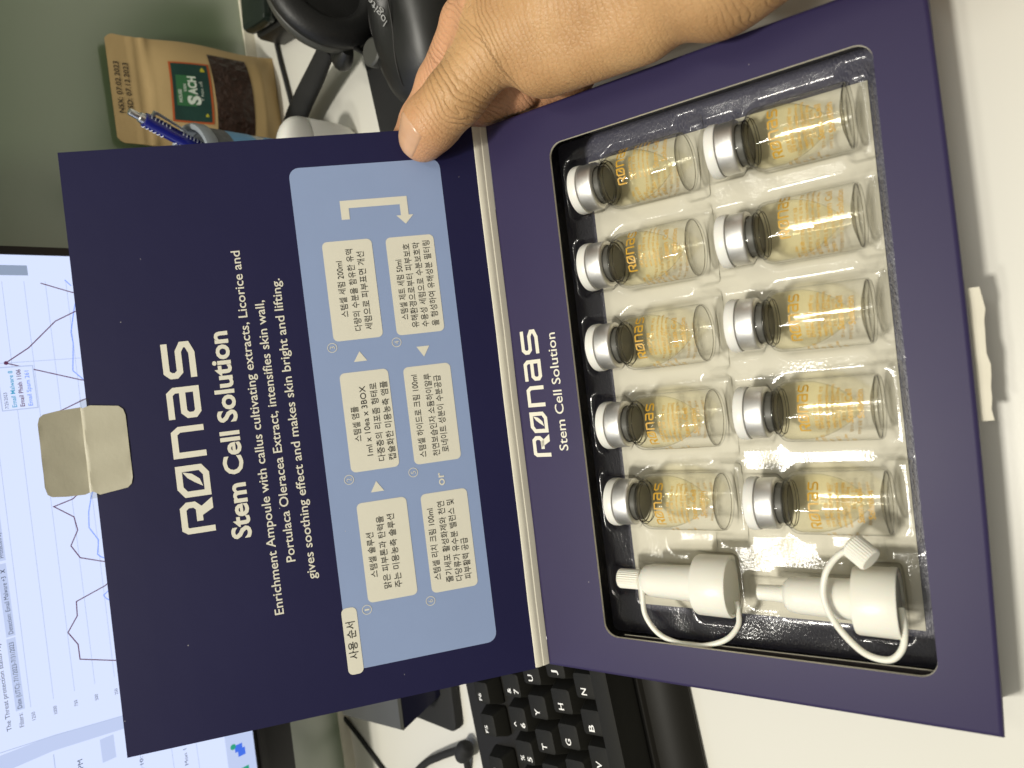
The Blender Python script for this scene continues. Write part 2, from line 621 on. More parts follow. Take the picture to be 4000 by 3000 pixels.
def window_loop(x0, x1, y0, y1, r, z):
    pts = []
    cs = ((x1, y0, 1, -1), (x1, y1, 1, 1), (x0, y1, -1, 1), (x0, y0, -1, -1))
    ring = []
    for s in range(4):
        cx, cy, sx, sy = cs[s]
        ccx, ccy = cx - sx * r, cy - sy * r
        a0 = (-45, 45, 135, 225)[s]
        nx = cs[(s + 1) % 4]
        nxx, nyy = nx[0] - nx[2] * r, nx[1] - nx[3] * r
        side = []
        for i in range(4):
            a = math.radians(a0 + 45 * i / 3)
            side.append((ccx + r * math.cos(a), ccy + r * math.sin(a)))
        a1 = math.radians(a0 + 45)
        e0 = np.array((ccx + r * math.cos(a1), ccy + r * math.sin(a1)))
        e1 = np.array((nxx + r * math.cos(a1), nyy + r * math.sin(a1)))
        for i in range(1, N - 6):
            side.append(tuple(e0 + (e1 - e0) * i / (N - 6)))
        for i in range(3):
            a = math.radians(a0 + 45 + 45 * i / 3)
            side.append((nxx + r * math.cos(a), nyy + r * math.sin(a)))
        ring += side[:N]
    return [(x, y, z) for x, y in ring]


WX0, WX1, WY0, WY1 = 18.0, 242.0, -164.0, -33.0
b = B()
lo = [window_loop(WX0, WX1, WY0, WY1, 6, 0), outer_loop(1.75, 0), outer_loop(1.3, -0.02), outer_loop(0.5, -0.3), outer_loop(0.1, -0.9), outer_loop(0, -1.8), outer_loop(0.3, -HB, 0.2)]
b.loft(lo, 0, False, False)
b.loft([window_loop(WX0, WX1, WY0, WY1, 6, 0), window_loop(WX0 + .1, WX1 - .1, WY0 + .1, WY1 - .1, 6, -1.1)], 1, False, False)
b.loft([window_loop(WX0 + .1, WX1 - .1, WY0 + .1, WY1 - .1, 6, -1.1), outer_loop(2.5, -1.1)], 1, False, False)
shell = b.build('window_frame', [M['purple'], M['cream']], box, 40)

b = B()
ix0, ix1, iy0, iy1 = 9.0, 250.0, -172.0, -22.0
b.loft([[(x, y, -1.2) for x, y in rrect(ix0, ix1, iy0, iy1, 3)], [(x, y, -HB + 2.2) for x, y in rrect(ix0, ix1, iy0, iy1, 3)]], 0, False, False)
b.build('inner_wall', M['innerwall'], box)
b = B()
b.box(ix0 - 6, ix1 + 6, iy0 - 6, iy1 + 8, -HB, -HB + 2.2)
b.build('base_board', M['floor'], box)
# a second, lower card edge showing inside the left of the window
b = B()
b.prism([(ix0 + .1, -163), (18.4, -163), (17.4, -40), (ix0 + .1, -40)], -6.0, -5.2)
b.build('inner_flap', mat('dark_flap', (0.035, 0.028, 0.030), 0.4), box)
b = B()
b.tube([(18.5, -163, -5.4), (17.5, -40, -5.4)], 0.22, 6)
b.build('flap_edge', M['cream'], box)

b = B()
fr0 = lambda u, v: (u, v, 0.12)
logo(b, 101.2, -15.6, 60, 9.6, fr0)
write(b, 'Stem Cell Solution', 103.8, -25.0, 54.6, 6.6, fr0, 0.006)
b.build('printed_title', M['print'], box, 0)

# torn half of the paper seal on the front wall
b = B()
loops = []
for i in range(13):
    x = 107.5 + 45.5 * i / 12
    w = 0.8 * math.sin(i * 1.1) + 0.5 * math.sin(i * 2.3)
    yf = bow(x) - BD
    loops.append([(x, yf - 0.6, -6.6 + 0.3 * w), (x, yf - 4.3 + 0.5 * w, -7.6 + 0.6 * w), (x, yf - 4.4 + 0.5 * w, -8.4 + 0.6 * w), (x, yf - 0.6, -7.6)])
b.loft(loops)
b.build('torn_seal', M['cream'], box, 50)

# spine: the rounded cream fold between the lid and the tray
b = B()
prof = [(-0.1, -0.6), (0.5, 0.9), (1.1, 2.2), (1.5, 2.5), (1.9, 3.5), (2.6, 4.8), (3.5, 5.5), (5.2, 5.2), (4.4, 2.0), (3.2, -0.9)]
lo = []
for i in range(9):
    x = 0.6 + (BW - 1.2) * i / 8
    d = 0.25 * math.sin(i * 2.1)
    lo.append([(x, y + d * 0.3, z + d * 0.4) for y, z in prof])
b.loft(lo)
b.build('spine_fold', M['cream'], box, 25)

# lid: a board in a slightly twisted plane
LBL, LBR = np.array((0, 3.9, 5.3)), np.array((260, 3.9, 5.3))
LTL, LTR = np.array((0.4, 125.1, 138.1)), np.array((259.1, 133.0, 130.4))
LH = 180.0
_n = np.cross(LBR - LBL, LTL - LBL)
LN = _n / np.linalg.norm(_n)
if LN[2] < 0:
    LN = -LN


def on_lid(u, v, h=0.0):
    a, c = u / BW, v / LH
    q = (1 - c) * ((1 - a) * LBL + a * LBR) + c * ((1 - a) * LTL + a * LTR)
    return tuple(q + LN * h)


b = B()
NU, NV, TH = 12, 12, 1.7
for side, h, mi in ((0, 0.0, 0), (1, -TH, 0)):
    vs = [on_lid(BW * i / NU, LH * j / NV, h) for j in range(NV + 1) for i in range(NU + 1)]
    fs = [(j * (NU + 1) + i, j * (NU + 1) + i + 1, (j + 1) * (NU + 1) + i + 1, (j + 1) * (NU + 1) + i) for j in range(NV) for i in range(NU)]
    b.add(vs, fs, mi)
for k, (fa) in enumerate((lambda t: (t * BW, 0), lambda t: (BW, t * LH), lambda t: (BW - t * BW, LH), lambda t: (0, LH - t * LH))):
    vs = []
    for i in range(NU + 1):
        u, v = fa(i / NU)
        vs += [on_lid(u, v, 0), on_lid(u, v, -TH)]
    b.add(vs, [(2 * i, 2 * i + 1, 2 * i + 3, 2 * i + 2) for i in range(NU)], 1 if k != 2 else 2)
lid = b.build('lid', [M['navy'], M['cream'], M['dark_grey']], box, 0)


def lift(h):
    return lambda u, v: on_lid(u, v, h)


b = B()
card(b, 17.0, 246.0, 17.2, 85.6, 4.5, lift(0.12), 0, 40, 24)
b.build('blue_panel', M['blue'], lid, 0)

b = B()
logo(b, 89.3, 134.6, 84.0, 13.6, lift(.12))
write(b, 'Stem Cell Solution', 84.0, 120.4, 92, 11.3, lift(.12), 0.028)
write(b, 'Enrichment Ampoule with callus cultivating extracts, Licorice and', 48.0, 110.8, 163, 5.5, lift(.12), 0.008)
write(b, 'Portulaca Oleracea Extract, intensifies skin wall,', 70.3, 103.2, 117.6, 5.5, lift(.12), 0.008)
write(b, 'gives soothing effect and makes skin bright and lifting.', 61.0, 95.2, 136, 5.5, lift(.12), 0.008)
b.build('cream_lettering', M['print'], lid, 0)

for (u0, u1, v0, v1) in ((15.1, 45.4, 79.6, 86.4), (45.8, 91.5, 51.4, 74.0), (105.7, 151.2, 52.5, 74.4), (165.9, 211.4, 52.7, 75.0),
                         (165.6, 211.0, 24.2, 46.4), (105.2, 150.6, 23.7, 45.6), (44.9, 91.2, 23.0, 44.8)):
    b = B()
    card(b, u0, u1, v0, v1, 2.3, lift(0.26))
    o = b.build('step_card' if v1 - v0 > 10 else 'heading_tag', M['print'], lid, 0)

h = lift(.40)
b = B()
write(b, '사용 순서', 22.0, 81.4, 17.0, 4.6, h, 0.004)
b.build('heading_text', M['ink'], lid, 0)
for lines in (
        (('스템셀 솔루션', 57.0, 68.4, 20.5), ('맑은 피부톤과 탄력을', 51.0, 63.1, 33.3), ('주는 미용농축 솔루션', 50.6, 58.2, 34)),
        (('스템셀 앰플', 119.5, 68.2, 16), ('1ml x 10ea x 3BOX', 112.4, 63.8, 32), ('다중층의 리포좀 형태로', 109.3, 58.7, 36), ('캡슐화한 미용농축 앰플', 109.1, 53.9, 36.4)),
        (('스템셀 세럼 200ml', 176.6, 67.2, 25.6), ('다량의 수분을 함유한 유액', 169.8, 62.0, 37.5), ('세럼으로 피부표면 개선', 169.8, 57.2, 36)),
        (('스템셀 제트 세럼 50ml', 172.6, 40.4, 27.8), ('유해환경으로부터 피부보호', 168.5, 36.0, 39), ('수용성 세럼으로 수분보호막', 168.4, 31.4, 39.4), ('을 형성하여 유해성분 필터링', 168.4, 26.7, 39.8)),
        (('스템셀 하이드로 크림 100ml', 108.3, 39.8, 38.4), ('천연보습인자 소듐하이알루', 108.1, 33.6, 38.4), ('로네이트 성분이 수분공급', 109.3, 29.2, 36)),
        (('스템셀 리치 크림 100ml', 50.7, 40.0, 33.4), ('줄기세포 활성화제와 천연', 48.7, 34.6, 38), ('다당류가 유수분 밸런스 및', 48.5, 30.1, 38.5), ('피부활력 공급', 48.7, 25.8, 19.4))):
    b = B()
    for txt, u, v, w in lines:
        write(b, txt, u, v, w, 3.75, h, 0.0)
    b.build('step_text', M['ink'], lid, 0)

h = lift(.26)
for d, u, v in (('1', 43.0, 75.0), ('2', 102.8, 75.8), ('3', 163.3, 76.0), ('4', 162.6, 47.0), ('5', 101.9, 46.7), ('6', 41.6, 46.0)):
    b = B()
    stroke(b, [(u + 2.05 * math.cos(2 * PI * i / 28), v + 2.05 * math.sin(2 * PI * i / 28)) for i in range(28)], 0.28, h, True)
    write(b, d, u, v - 1.15, 1.3 if d != '1' else 0.75, 3.2, h, -0.006, 0, 'c')
    b.build('step_number', M['print'], lid, 0)
for tri in (((95.6, 66.8), (95.6, 60.8), (100.5, 63.9)), ((155.8, 67.2), (155.8, 61.2), (160.4, 64.2)), ((159.5, 38.2), (159.5, 32.2), (154.6, 35.2))):
    b = B()
    flat(b, tri, h)
    b.build('arrow', M['print'], lid, 0)
b = B()
write(b, 'or', 94.0, 32.8, 6.0, 5.6, h, 0.01)
b.build('or_text', M['print'], lid, 0)
b = B()
for q in ([(220.9, 64.8), (220.9, 61.1), (226.0, 61.1), (226.0, 64.8)], [(226.0, 64.8), (226.0, 37.9), (229.6, 34.3), (229.6, 64.8)], [(226.0, 37.9), (220.9, 37.9), (220.9, 34.3), (229.6, 34.3)], [(220.9, 40.0), (216.8, 36.1), (220.9, 32.2)]):
    flat(b, q, h)
b.build('turn_arrow', M['print'], lid, 0)

# the folded cream seal on the lid's free edge
b = B()
lo, NN = [], 18


def seal_row(v, u0, u1, back):
    return [on_lid(u0 + (u1 - u0) * i / NN, v, back + 0.10 * math.sin(i * 0.7 + v)) for i in range(NN + 1)]


rows = [(165.2, 117.5, 144.5, .35), (165.9, 114.8, 147.0, .4), (167.6, 113.3, 148.6, .5), (178.6, 111.9, 150.2, .7), (180.6, 113.4, 149.6, .9), (181.5, 113.6, 149.3, 1.0),
        (182.4, 113.4, 149.9, .6), (184.0, 112.8, 149.8, 1.0), (190.5, 113.2, 149.4, 3.2), (195.2, 114.0, 148.6, 4.9), (196.6, 115.2, 147.4, 5.4), (197.3, 118.5, 144.8, 5.7)]
g = [seal_row(*r) for r in rows]
vs = [q for r in g for q in r]
vs2 = [tuple(np.array(q) - LN * 0.35) for q in vs]
w_ = NN + 1
fs = [(j * w_ + i, j * w_ + i + 1, (j + 1) * w_ + i + 1, (j + 1) * w_ + i) for j in range(len(rows) - 1) for i in range(NN)]
b.add(vs, fs)
b.add(vs2, fs)
b.build('paper_seal', mat('seal_paper', (0.48, 0.45, 0.34), 0.42, var=0.06, var_scale=60, bump=0.2, bump_scale=140, bump_dist=0.001), lid, 30)
TAPE = clear('clear_tape', (0.8, 0.8, 0.74), (0.4, 0.4, 0.36), 2, 1.5, .1)
for u0, u1 in ((110.6, 113.6), (149.4, 153.2)):
    b = B()
    b.add([on_lid(u0, 179.0, .3), on_lid(u1, 179.0, .3), on_lid(u1, 182.6, .2), on_lid(u0, 182.6, .2)], [(0, 1, 2, 3)])
    b.build('clear_tape', TAPE, lid, 0)

# ================================================================== TRAY INSERT
ins = thing('plastic_insert', 'clear moulded plastic insert over a cream sheet, holding the ten vials in the box', 'insert', in_box(0, 0, 0), BOXROT)
b = B()
b.box(24, 237.5, -158.6, -38, -HB + 2.4, -HB + 2.8)
b.build('cream_sheet', M['sheet'], ins)

AXZ = -12.0
VX = (78, 114, 150, 185.5, 221.5)
VIALS = [(x, -91.6, 'back') for x in VX] + [(x, -154.4, 'front') for x in VX]


def vial_r(t):
    if t < -1.5 or t > 54.5:
        return -1
    if t < 32:
        return 13.4
    if t < 38:
        return 13.4 - (t - 32) / 6 * 4.2
    if t < 40:
        return 9.2
    return 11.9


def noz_r(t):
    if t < -1 or t > 55:
        return -1
    if t < 16:
        return 14.2
    if t < 43:
        return 8.6
    return 6.0


gx0, gx1, gy0, gy1 = 10.0, 249.0, -171.0, -25.0
nx, ny = 210, 130
b = B()
xs = np.linspace(gx0, gx1, nx)
ys = np.linspace(gy0, gy1, ny)
Zt = np.full((ny, nx), -9.0)
XX, YY = np.meshgrid(xs, ys)
for (vx, vy, _r) in VIALS:
    for j in range(ny):
        r = vial_r(ys[j] - vy)
        if r > 0:
            d = np.abs(xs - vx)
            z = np.where(d < r, np.minimum(-9, AXZ - np.sqrt(np.maximum(0, r * r - d * d)) + 0.6), -9)
            Zt[j] = np.minimum(Zt[j], z)
for vx, vy in ((41.8, -91.0), (41.4, -153.5)):
    for j in range(ny):
        r = noz_r(ys[j] - vy)
        if r > 0:
            d = np.abs(xs - vx)
            Zt[j] = np.minimum(Zt[j], np.where(d < r, -10 - np.sqrt(np.maximum(0, r * r - d * d)), -9))
# finger recesses beside the vials, and the drop at the rim
for (vx, vy, _r) in VIALS:
    m_ = (np.abs(XX - vx) < 16.4) & (YY > vy - 7) & (YY < vy + 2)
    Zt[m_] = np.minimum(Zt[m_], -16.5)
for (rx0, rx1, ry0, ry1) in ((58, 66, -86, -66), (57, 66, -150, -128)):
    m_ = (XX > rx0) & (XX < rx1) & (YY > ry0) & (YY < ry1)
    Zt[m_] = np.minimum(Zt[m_], -15)
rim = np.minimum.reduce([XX - gx0, gx1 - XX, YY - gy0, gy1 - YY])
for _ in range(1):
    Zp = np.pad(Zt, 1, mode='edge')
    Zt = (Zp[1:-1, 1:-1] * 2 + Zp[:-2, 1:-1] + Zp[2:, 1:-1] + Zp[1:-1, :-2] + Zp[1:-1, 2:]) / 6
Zt += 0.05 * np.sin(XX * 0.31 + YY * 0.17) + 0.05 * np.sin(YY * 0.43 - XX * 0.12)
vs = [(xs[i], ys[j], Zt[j, i]) for j in range(ny) for i in range(nx)]
fs = [(j * nx + i, j * nx + i + 1, (j + 1) * nx + i + 1, (j + 1) * nx + i) for j in range(ny - 1) for i in range(nx - 1)]
b.add(vs, fs)
o = b.build('moulded_sheet', M['pet'], ins, 70)

# ================================================================== VIALS
def make_vial():
    t = thing('glass_vial', 'vial', 'vial', (0, 0, 0), BOXROT, 'capped glass vials in the insert')
    b = B()
    b.lathe([(0.01, 1.2), (7.5, 0.9), (10.2, 0.2), (11.4, 0.0), (12.2, 0.7), (12.35, 1.8), (12.35, 33.0), (12.2, 34.3), (11.6, 35.6), (10.6, 36.5), (9.6, 37.1), (9.1, 37.6), (9.0, 38.3), (9.0, 41.4)], 56)
    body = b.build('glass_body', M['glass'], t, 60)
    b = B()
    b.lathe([(0.01, 3.9), (6, 3.3), (9.6, 2.2), (11.2, 1.5), (11.8, 0.9)], 48)
    b.build('thick_base', M['base_glass'], body, 60)
    for y_, r_, q_ in ((1.4, 11.7, 0.15), (37.8, 8.9, 0.34), (36.6, 9.9, 0.18), (35.4, 9.0, 0.18)):  # dark rings added in place of the lines refraction draws at neck and base
        b = B()
        ring = [(r_ * math.sin(a_), y_, r_ * math.cos(a_)) for a_ in np.linspace(0, 2 * PI, 49)]
        b.tube(ring, q_, 8, caps=False)
        b.build('refraction_line', M['refraction_dark'], body, 60)
    b = B()
    pr2 = [(8.2, 37.4), (9.6, 36.2), (11.0, 34.6), (11.5, 32.4), (11.5, 28)]
    for k_ in range(1, 15):
        q_ = k_ / 14
        pr2.append((max(0.01, 11.5 * (1 - q_ ** 2.1) ** 0.92), 28 - 21.8 * q_))
    b.lathe(pr2, 48)
    b.build('serum', M['serum'], t, 60)
    b = B()
    b.lathe([(0.01, 37.6), (7.6, 37.6), (8.0, 38.0), (8.0, 42), (0.01, 42)], 40)
    b.build('stopper', M['stopper'], t, 40)
    b = B()
    b.lathe([(8.4, 40.9), (9.9, 41.0), (10.35, 41.5), (10.4, 42.4), (10.4, 47.6), (10.2, 48.2), (9.0, 48.3), (0.01, 48.3)], 56)
    b.build('crimp_collar', M['alu'], t, 50)
    b = B()
    b.lathe([(0.01, 48.3), (10.0, 48.3), (10.7, 48.6), (10.9, 49.4), (10.9, 51.6), (10.5, 52.5), (9.6, 52.8), (6.0, 52.5), (0.01, 52.5)], 56)
    b.build('flip_cap', M['white_plastic'], t, 40)
    b = B()
    R = 12.46

    def wrap(a0):
        def fn(s, y):
            a = s / R + a0
            return (R * math.sin(a), y, R * math.cos(a))
        return fn
    f0 = wrap(0.10)
    logo(b, -9.8, 23.4, 19.6, 3.9, f0, 0, 0.165)
    for i, (s, w) in enumerate((('스템셀 솔루션 앰플', 10), ('피부장벽 강화 탄력 개선', 17), ('with callus cultivating extracts', 18), ('intensifies skin wall gives soothing', 18), ('makes skin bright and lifting', 16))):
        write(b, s, -8.8, 20.4 - 1.95 * i, w, 1.5, f0, 0.012)
    write(b, 'Stem Cell', -6.6, 8.4, 12.8, 3.3, f0, 0.006)
    write(b, 'Solution', -5.0, 4.6, 10.6, 3.3, f0, 0.006)
    f1 = wrap(PI + 0.3)
    for i in range(6):
        write(b, ('사용방법 적당량을 얼굴 전체에', '고르게 펴 발라 흡수시킨다', '전성분 정제수 글리세린 부틸렌', '글라이콜 감초추출물', '사용상의 주의사항')[i % 5], -10, 23.5 - 2.9 * i, 15 + 4 * math.sin(i * 1.7), 1.5, f1, 0.0)
    f2 = wrap(-1.25)
    for i in range(6):
        write(b, ('1ml x 10ea', '제조번호', '사용기한', '별도표기')[i % 4], -4, 22.0 - 2.6 * i, 7 + 2 * math.sin(i * 2.1), 1.7, f2, 0.01)
    b.build('gold_lettering', M['gold'], body, 0)
    return t


def kids(o):
    return [c for c in COL.objects if c.parent == o]


def copy_tree(o, parent=None):
    c = o.copy()
    COL.objects.link(c)
    if parent is not None:
        c.parent = parent
    for ch in kids(o):
        copy_tree(ch, c)
    return c


order = ('beside the capped nozzle', 'second from the capped nozzle', 'in the middle of five', 'second from the hand', 'nearest the hand')
vproto = make_vial()
for i, (vx, vy, row) in enumerate(VIALS):
    v = vproto if i == 0 else copy_tree(vproto)
    jx, jy = rng.uniform(-.4, .4), rng.uniform(-.5, .5)
    v.location = Vector(in_box(vx + jx, vy + jy, AXZ)) * MM
    v.rotation_euler = (Matrix.Rotation(ALPHA, 4, 'X') @ Matrix.Rotation(math.radians(rng.uniform(-1.2, 1.2)), 4, 'Z')
                        @ Matrix.Rotation([0.0, -.1, .05, .12, .25, .02, .1, -.05, .3, -.28][i], 4, 'Y')).to_euler()
    k = i % 5
    if row == 'front' and k == 0:
        v['label'] = 'glass vial in the row away from the lid, beside the uncapped nozzle'
    elif row == 'front':
        v['label'] = 'glass vial in the row away from the lid, ' + ('', 'second from the uncapped nozzle', 'in the middle of five', 'second from the wrist', 'nearest the wrist')[k]
    else:
        v['label'] = 'glass vial in the row next to the lid, ' + order[k]

# ================================================================== NOZZLES
def nozzle(name, label, x, y, z, cap_on):
    t = thing(name, label, 'nozzle', in_box(x, y, z), BOXROT, 'white dropper nozzles in the insert')
    b = B()
    b.lathe([(0.01, 1.0), (11.0, 1.0), (11.4, 0), (12.6, 0), (12.9, 0.6), (12.7, 14.2), (12.3, 15.0), (8.4, 15.2)], 48)
    b.build('screw_base', M['nozzle_plastic'], t, 35)
    b = B()
    b.lathe([(8.3, 15.0), (7.8, 16), (7.2, 36), (6.6, 39.2), (5.2, 40.8), (3.9, 41.2), (3.4, 42), (3.1, 51.4), (2.2, 52.0), (0.01, 52.0)], 40)
    b.build('spout', M['nozzle_plastic'], t, 35)

    def ribbed(org, ax, L=10.5, r=4.3):
        b = B()
        lo = []
        ax = np.array(ax, float) / np.linalg.norm(ax)
        u = np.cross(ax, (0.1, 0.2, 1))
        u /= np.linalg.norm(u)
        w = np.cross(ax, u)
        for d, k in ((0, .9), (.6, 1), (L - .8, 1), (L, .88)):
            lo.append([np.array(org) + ax * d + (r * k + (0.16 if q % 2 else -0.1)) * (math.cos(2 * PI * q / 56) * u + math.sin(2 * PI * q / 56) * w) for q in range(56)])
        b.loft(lo)
        return b
    return t, ribbed


t, rib = nozzle('dropper_nozzle', 'white plastic dropper nozzle with its ribbed cap on, in the row next to the lid', 41.8, -90.6, -11, True)
rib((0, 42.0, 0), (0, 1, 0), 10.8, 4.3).build('ribbed_cap', M['nozzle_plastic'], t, 20)
b = B()
b.tube([(0.5, 40.0, 4.6), (-4.5, 39.5, 5.6), (-13.5, 38.6, 7), (-21, 33, 7.5), (-24.2, 24, 7.5), (-24.2, 13.5, 7.2), (-20.8, 3.5, 6), (-15.6, -1.2, 3), (-10.5, -1.2, 0.5), (-6, -0.6, 0)], 1.15, 12, smooth=7)
b.build('strap', M['nozzle_plastic'], t, 60)
t, rib = nozzle('dropper_nozzle', 'white plastic dropper nozzle uncapped, its loose cap dangling beside a vial', 41.4, -153.4, -8, False)
cap = rib((23.2, 13.6, 6.2), (-0.55, -0.75, 0.35), 9.0, 4.6)
cap.build('loose_cap', M['nozzle_plastic'], t, 20)
b = B()
b.tube([(-1.0, -0.4, 2.0), (-8.4, -1.0, 5.5), (-14.5, 0.3, 7.5), (-18.4, 4.6, 8.4), (-17.0, 12, 9.0), (-10.6, 18.2, 10.0), (-3.0, 22.4, 10.8), (4.8, 24.2, 11), (13.0, 22.6, 10.5), (18.5, 19, 9), (21.2, 15.5, 7.8)], 1.2, 12, smooth=7)
b.build('strap', M['nozzle_plastic'], t, 60)

# ================================================================== KEYBOARD
KY = math.radians(7.0)
kb = thing('keyboard', 'black desktop keyboard under the raised lid, white letters on its keys', 'keyboard', (-58.5, 16.5, 0), (0, 0, KY))
# local frame: origin at the G key's centre on the desk, x along the rows


def side_profile():
    return [(88, 0.5), (88, 17), (85, 19), (60, 18.2), (-36, 12.2), (-40, 11.5), (-42.5, 9.6), (-44.5, 10.8), (-48, 13.0), (-54, 13.2), (-61, 10.5), (-66, 6.0), (-67.5, 2.6), (-67.0, 0.5)]


b = B()
lo = []
for x in (-140, -139, 292, 293):
    k = 0.8 if x in (-140, 293) else 0
    lo.append([(x, y - (k if y > 0 else -k), max(0.5, z - k)) for y, z in side_profile()])
b.loft(lo)
b.build('chassis', M['chassis'], kb, 30)

def key(x, y, w, d, text=None, hgt=9.0, kind='letter'):
    z0 = 12.6 + (y + 36) * 0.062
    z1 = z0 + hgt
    sh = 1.0
    lo = []
    for k, (ins_, z, dy) in enumerate(((0, z0, 0), (0.3, z0 + 1.5, 0), (2.7, z1 - 1.0, sh), (3.0, z1 - 0.3, sh), (3.6, z1, sh))):
        pts = rrect(x - w / 2 + ins_ * 0.9, x + w / 2 - ins_ * 0.9, y - d / 2 + ins_ * 1.0 + dy * 0.3, y + d / 2 - ins_ * 0.8 + dy * 0.3, 1.7, 3)
        # the top dips in the middle
        lo.append([(px, py, z + (0.10 * ((px - x) / 6) ** 2 if k >= 3 else 0)) for px, py in pts])
    b = B()
    b.loft(lo, cap0=False)
    o = b.build('key', M['key'], kb, 35)
    if text:
        tb = B()
        fnn = lambda u, v: (u, v, z1 + 0.14)
        if kind == 'pair':
            write(tb, text[0], x - 4.6, y + 1.4, 3.0, 4.2, fnn, 0.01)
            write(tb, text[1], x - 4.6, y - 4.6, 2.9, 5.0, fnn, 0.012)
        elif kind == 'fn':
            write(tb, text, x - 4.6, y + 1.2, 4.4, 3.4, fnn, 0.012)
        else:
            write(tb, text, x - 4.8, y - 0.2, 3.7 if text not in 'JI' else 2.4, 5.2, fnn, 0.012)
        tb.build('key_letter', M['white_ink'], o, 0)


P = 19.3
PAIRS = [('~', '`'), ('!', '1'), ('@', '2'), ('#', '3'), ('$', '4'), ('%', '5'), ('^', '6'), ('&', '7'), ('*', '8'), ('(', '9'), (')', '0'), ('_', '-'), ('+', '=')]
x5 = -P * 0.75 - 2.0 + 0.0
for i, pr_ in enumerate(PAIRS):
    key(x5 + 3.5 + P * (i - 5), 35.2, 18.6, 18.6, pr_, 9.4, 'pair')
for i, ch in enumerate('QWERTYUIOP[]'):
    key(-P * 0.25 + P * (i - 4), 18.3, 18.4, 18.2, ch, 9.0)
for i, ch in enumerate("ASDFGHJKL;'"):
    key(P * (i - 4), 0.4, 18.6, 18.6, ch, 8.8)
for i, ch in enumerate('ZXCVBNM,./'):
    key(P * 0.5 + P * (i - 4) + P * 0.0, -17.6, 18.6, 18.6, ch, 9.0)
for i in range(12):
    key(-104 + (i + 1) * P + (6 if i >= 4 else 0) + (6 if i >= 8 else 0) + 1, 61.5, 18.0, 17, 'F%d' % (i + 1), 8.6, 'fn')
key(8, -34.2, 118, 15.5, None, 8.4)
for x, w in ((-66, 24), (-95, 24), (82, 24), (110, 24)):
    key(x, -36.5, w, 17, None, 8.4)

# ================================================================== MONITOR
mon = thing('monitor', 'black framed computer monitor showing a line chart page behind the lid', 'monitor', (0, 240, 0))
SX0, SX1, SZ0, SZ1 = -300.0, 242.2, 98.0, 403.0
b = B()
b.prism([(SX0 - 5, 71), (247, 71), (247, SZ1 + 6), (SX0 - 5, SZ1 + 6)], -26, -0.2, 1.5)
for i, (x, y, z) in enumerate(b.v):
    b.v[i] = (x, -z, y)
b.build('casing', M['black_plastic'], mon)
b = B()
b.box(SX0 - 5, 247, -1.6, -0.1, 71, 90)
b.box(SX0 - 5, 247, -2.6, -0.1, 90.4, 95.0)
b.box(SX1 + 0.2, 247, -1.6, -0.1, 95.4, SZ1 + 6)
b.build('bezel', M['gloss_black'], mon)
b = B()
b.add([(SX0, -0.6, SZ0), (SX1, -0.6, SZ0), (SX1, -0.6, SZ1), (SX0, -0.6, SZ1)], [(0, 1, 2, 3)])
scr = b.build('screen', M['screen'], mon, 0)
sf = lambda d: (lambda x, z: (x, -0.6 - d, z))


def rect(b, x0, z0, x1, z1, d, mi=0):
    flat(b, [(x0, z0), (x1, z0), (x1, z1), (x0, z1)], sf(d), mi)


b = B()
rect(b, -300, 98, SX1, 117.0, .05)
rect(b, -11.0, 222.0, 29.2, 226.2, .1)
rect(b, 30.2, 221.8, 70.6, 226.0, .1)
rect(b, 72.2, 221.6, 112, 225.8, .1)
rect(b, -58.5, 181.0, -44.6, 188.4, .1)
flat(b, [(-45, SZ1), (-31, SZ1), (-31.0, 250), (-31.5, 210), (-36.2, 175), (-38, 117), (-46, 117), (-44, 175), (-40, 212)], sf(.04))
b.build('page_shading', M['scr_grey'], scr, 0)
b = B()
rect(b, 230.4, 193.2, 236.2, 330, .15)
b.build('scroll_bar', M['scr_mid'], scr, 0)
b = B()
for z in (218.6, 207.6, 197.0, 186.4, 175.8, 240, 229):
    if z < 222:
        stroke(b, [(-11.5, z + .7), (227, z - 2 + .7)], 0.3, sf(.12))
stroke(b, [(180.8, 216), (181.0, 172)], 0.35, sf(.12))
stroke(b, [(-28.5, 250), (-31.8, 210.4), (-36.1, 175.7), (-40, 120)], 0.5, sf(.12))
stroke(b, [(-41.9, 211.8), (-90, 212.4)], 0.5, sf(.12))
for q in ((154.2, 197.0, 178.4, 214.0),):
    stroke(b, [(q[0], q[1]), (q[2], q[1]), (q[2], q[3]), (q[0], q[3])], 0.6, sf(.3), True)
for z in (168, 150, 135):
    stroke(b, [(-95, z), (-46, z + .3)], 0.35, sf(.12))
b.build('chart_grid', M['scr_line'], scr, 0)
b = B()
rect(b, 154.3, 197.2, 178.3, 213.9, .26)
b.build('chart_tooltip', M['screen'], scr, 0)
b = B()
for pl in ([(226, 187.6), (220.6, 172.2), (217, 150)], [(212, 165), (208.6, 172.6), (203.6, 182.6), (188.7, 197.7), (180.8, 209.6), (168.0, 173.6), (165, 160)], [(160, 160), (155.9, 173.7), (150.3, 187.3), (140, 180), (120, 183), (106, 176), (98.5, 185.9), (96.2, 195.8), (88.0, 186.4), (79.9, 185.4), (71.7, 189.9), (63.6, 186.0), (58.5, 175.2), (52, 160), (43.5, 175.1), (39.0, 190.9), (30.7, 191.4), (22.8, 197.1), (14.3, 192.9), (5.5, 192.9), (-1.8, 175.8), (-4, 170)]):
    stroke(b, pl, 0.6, sf(.2))
flat(b, [(180.8 + math.cos(a) * 1.1, 209.4 + math.sin(a) * 1.1) for a in np.linspace(0, 6.0, 12)], sf(.24))
b.build('chart_maroon_line', M['scr_red'], scr, 0)
b = B()
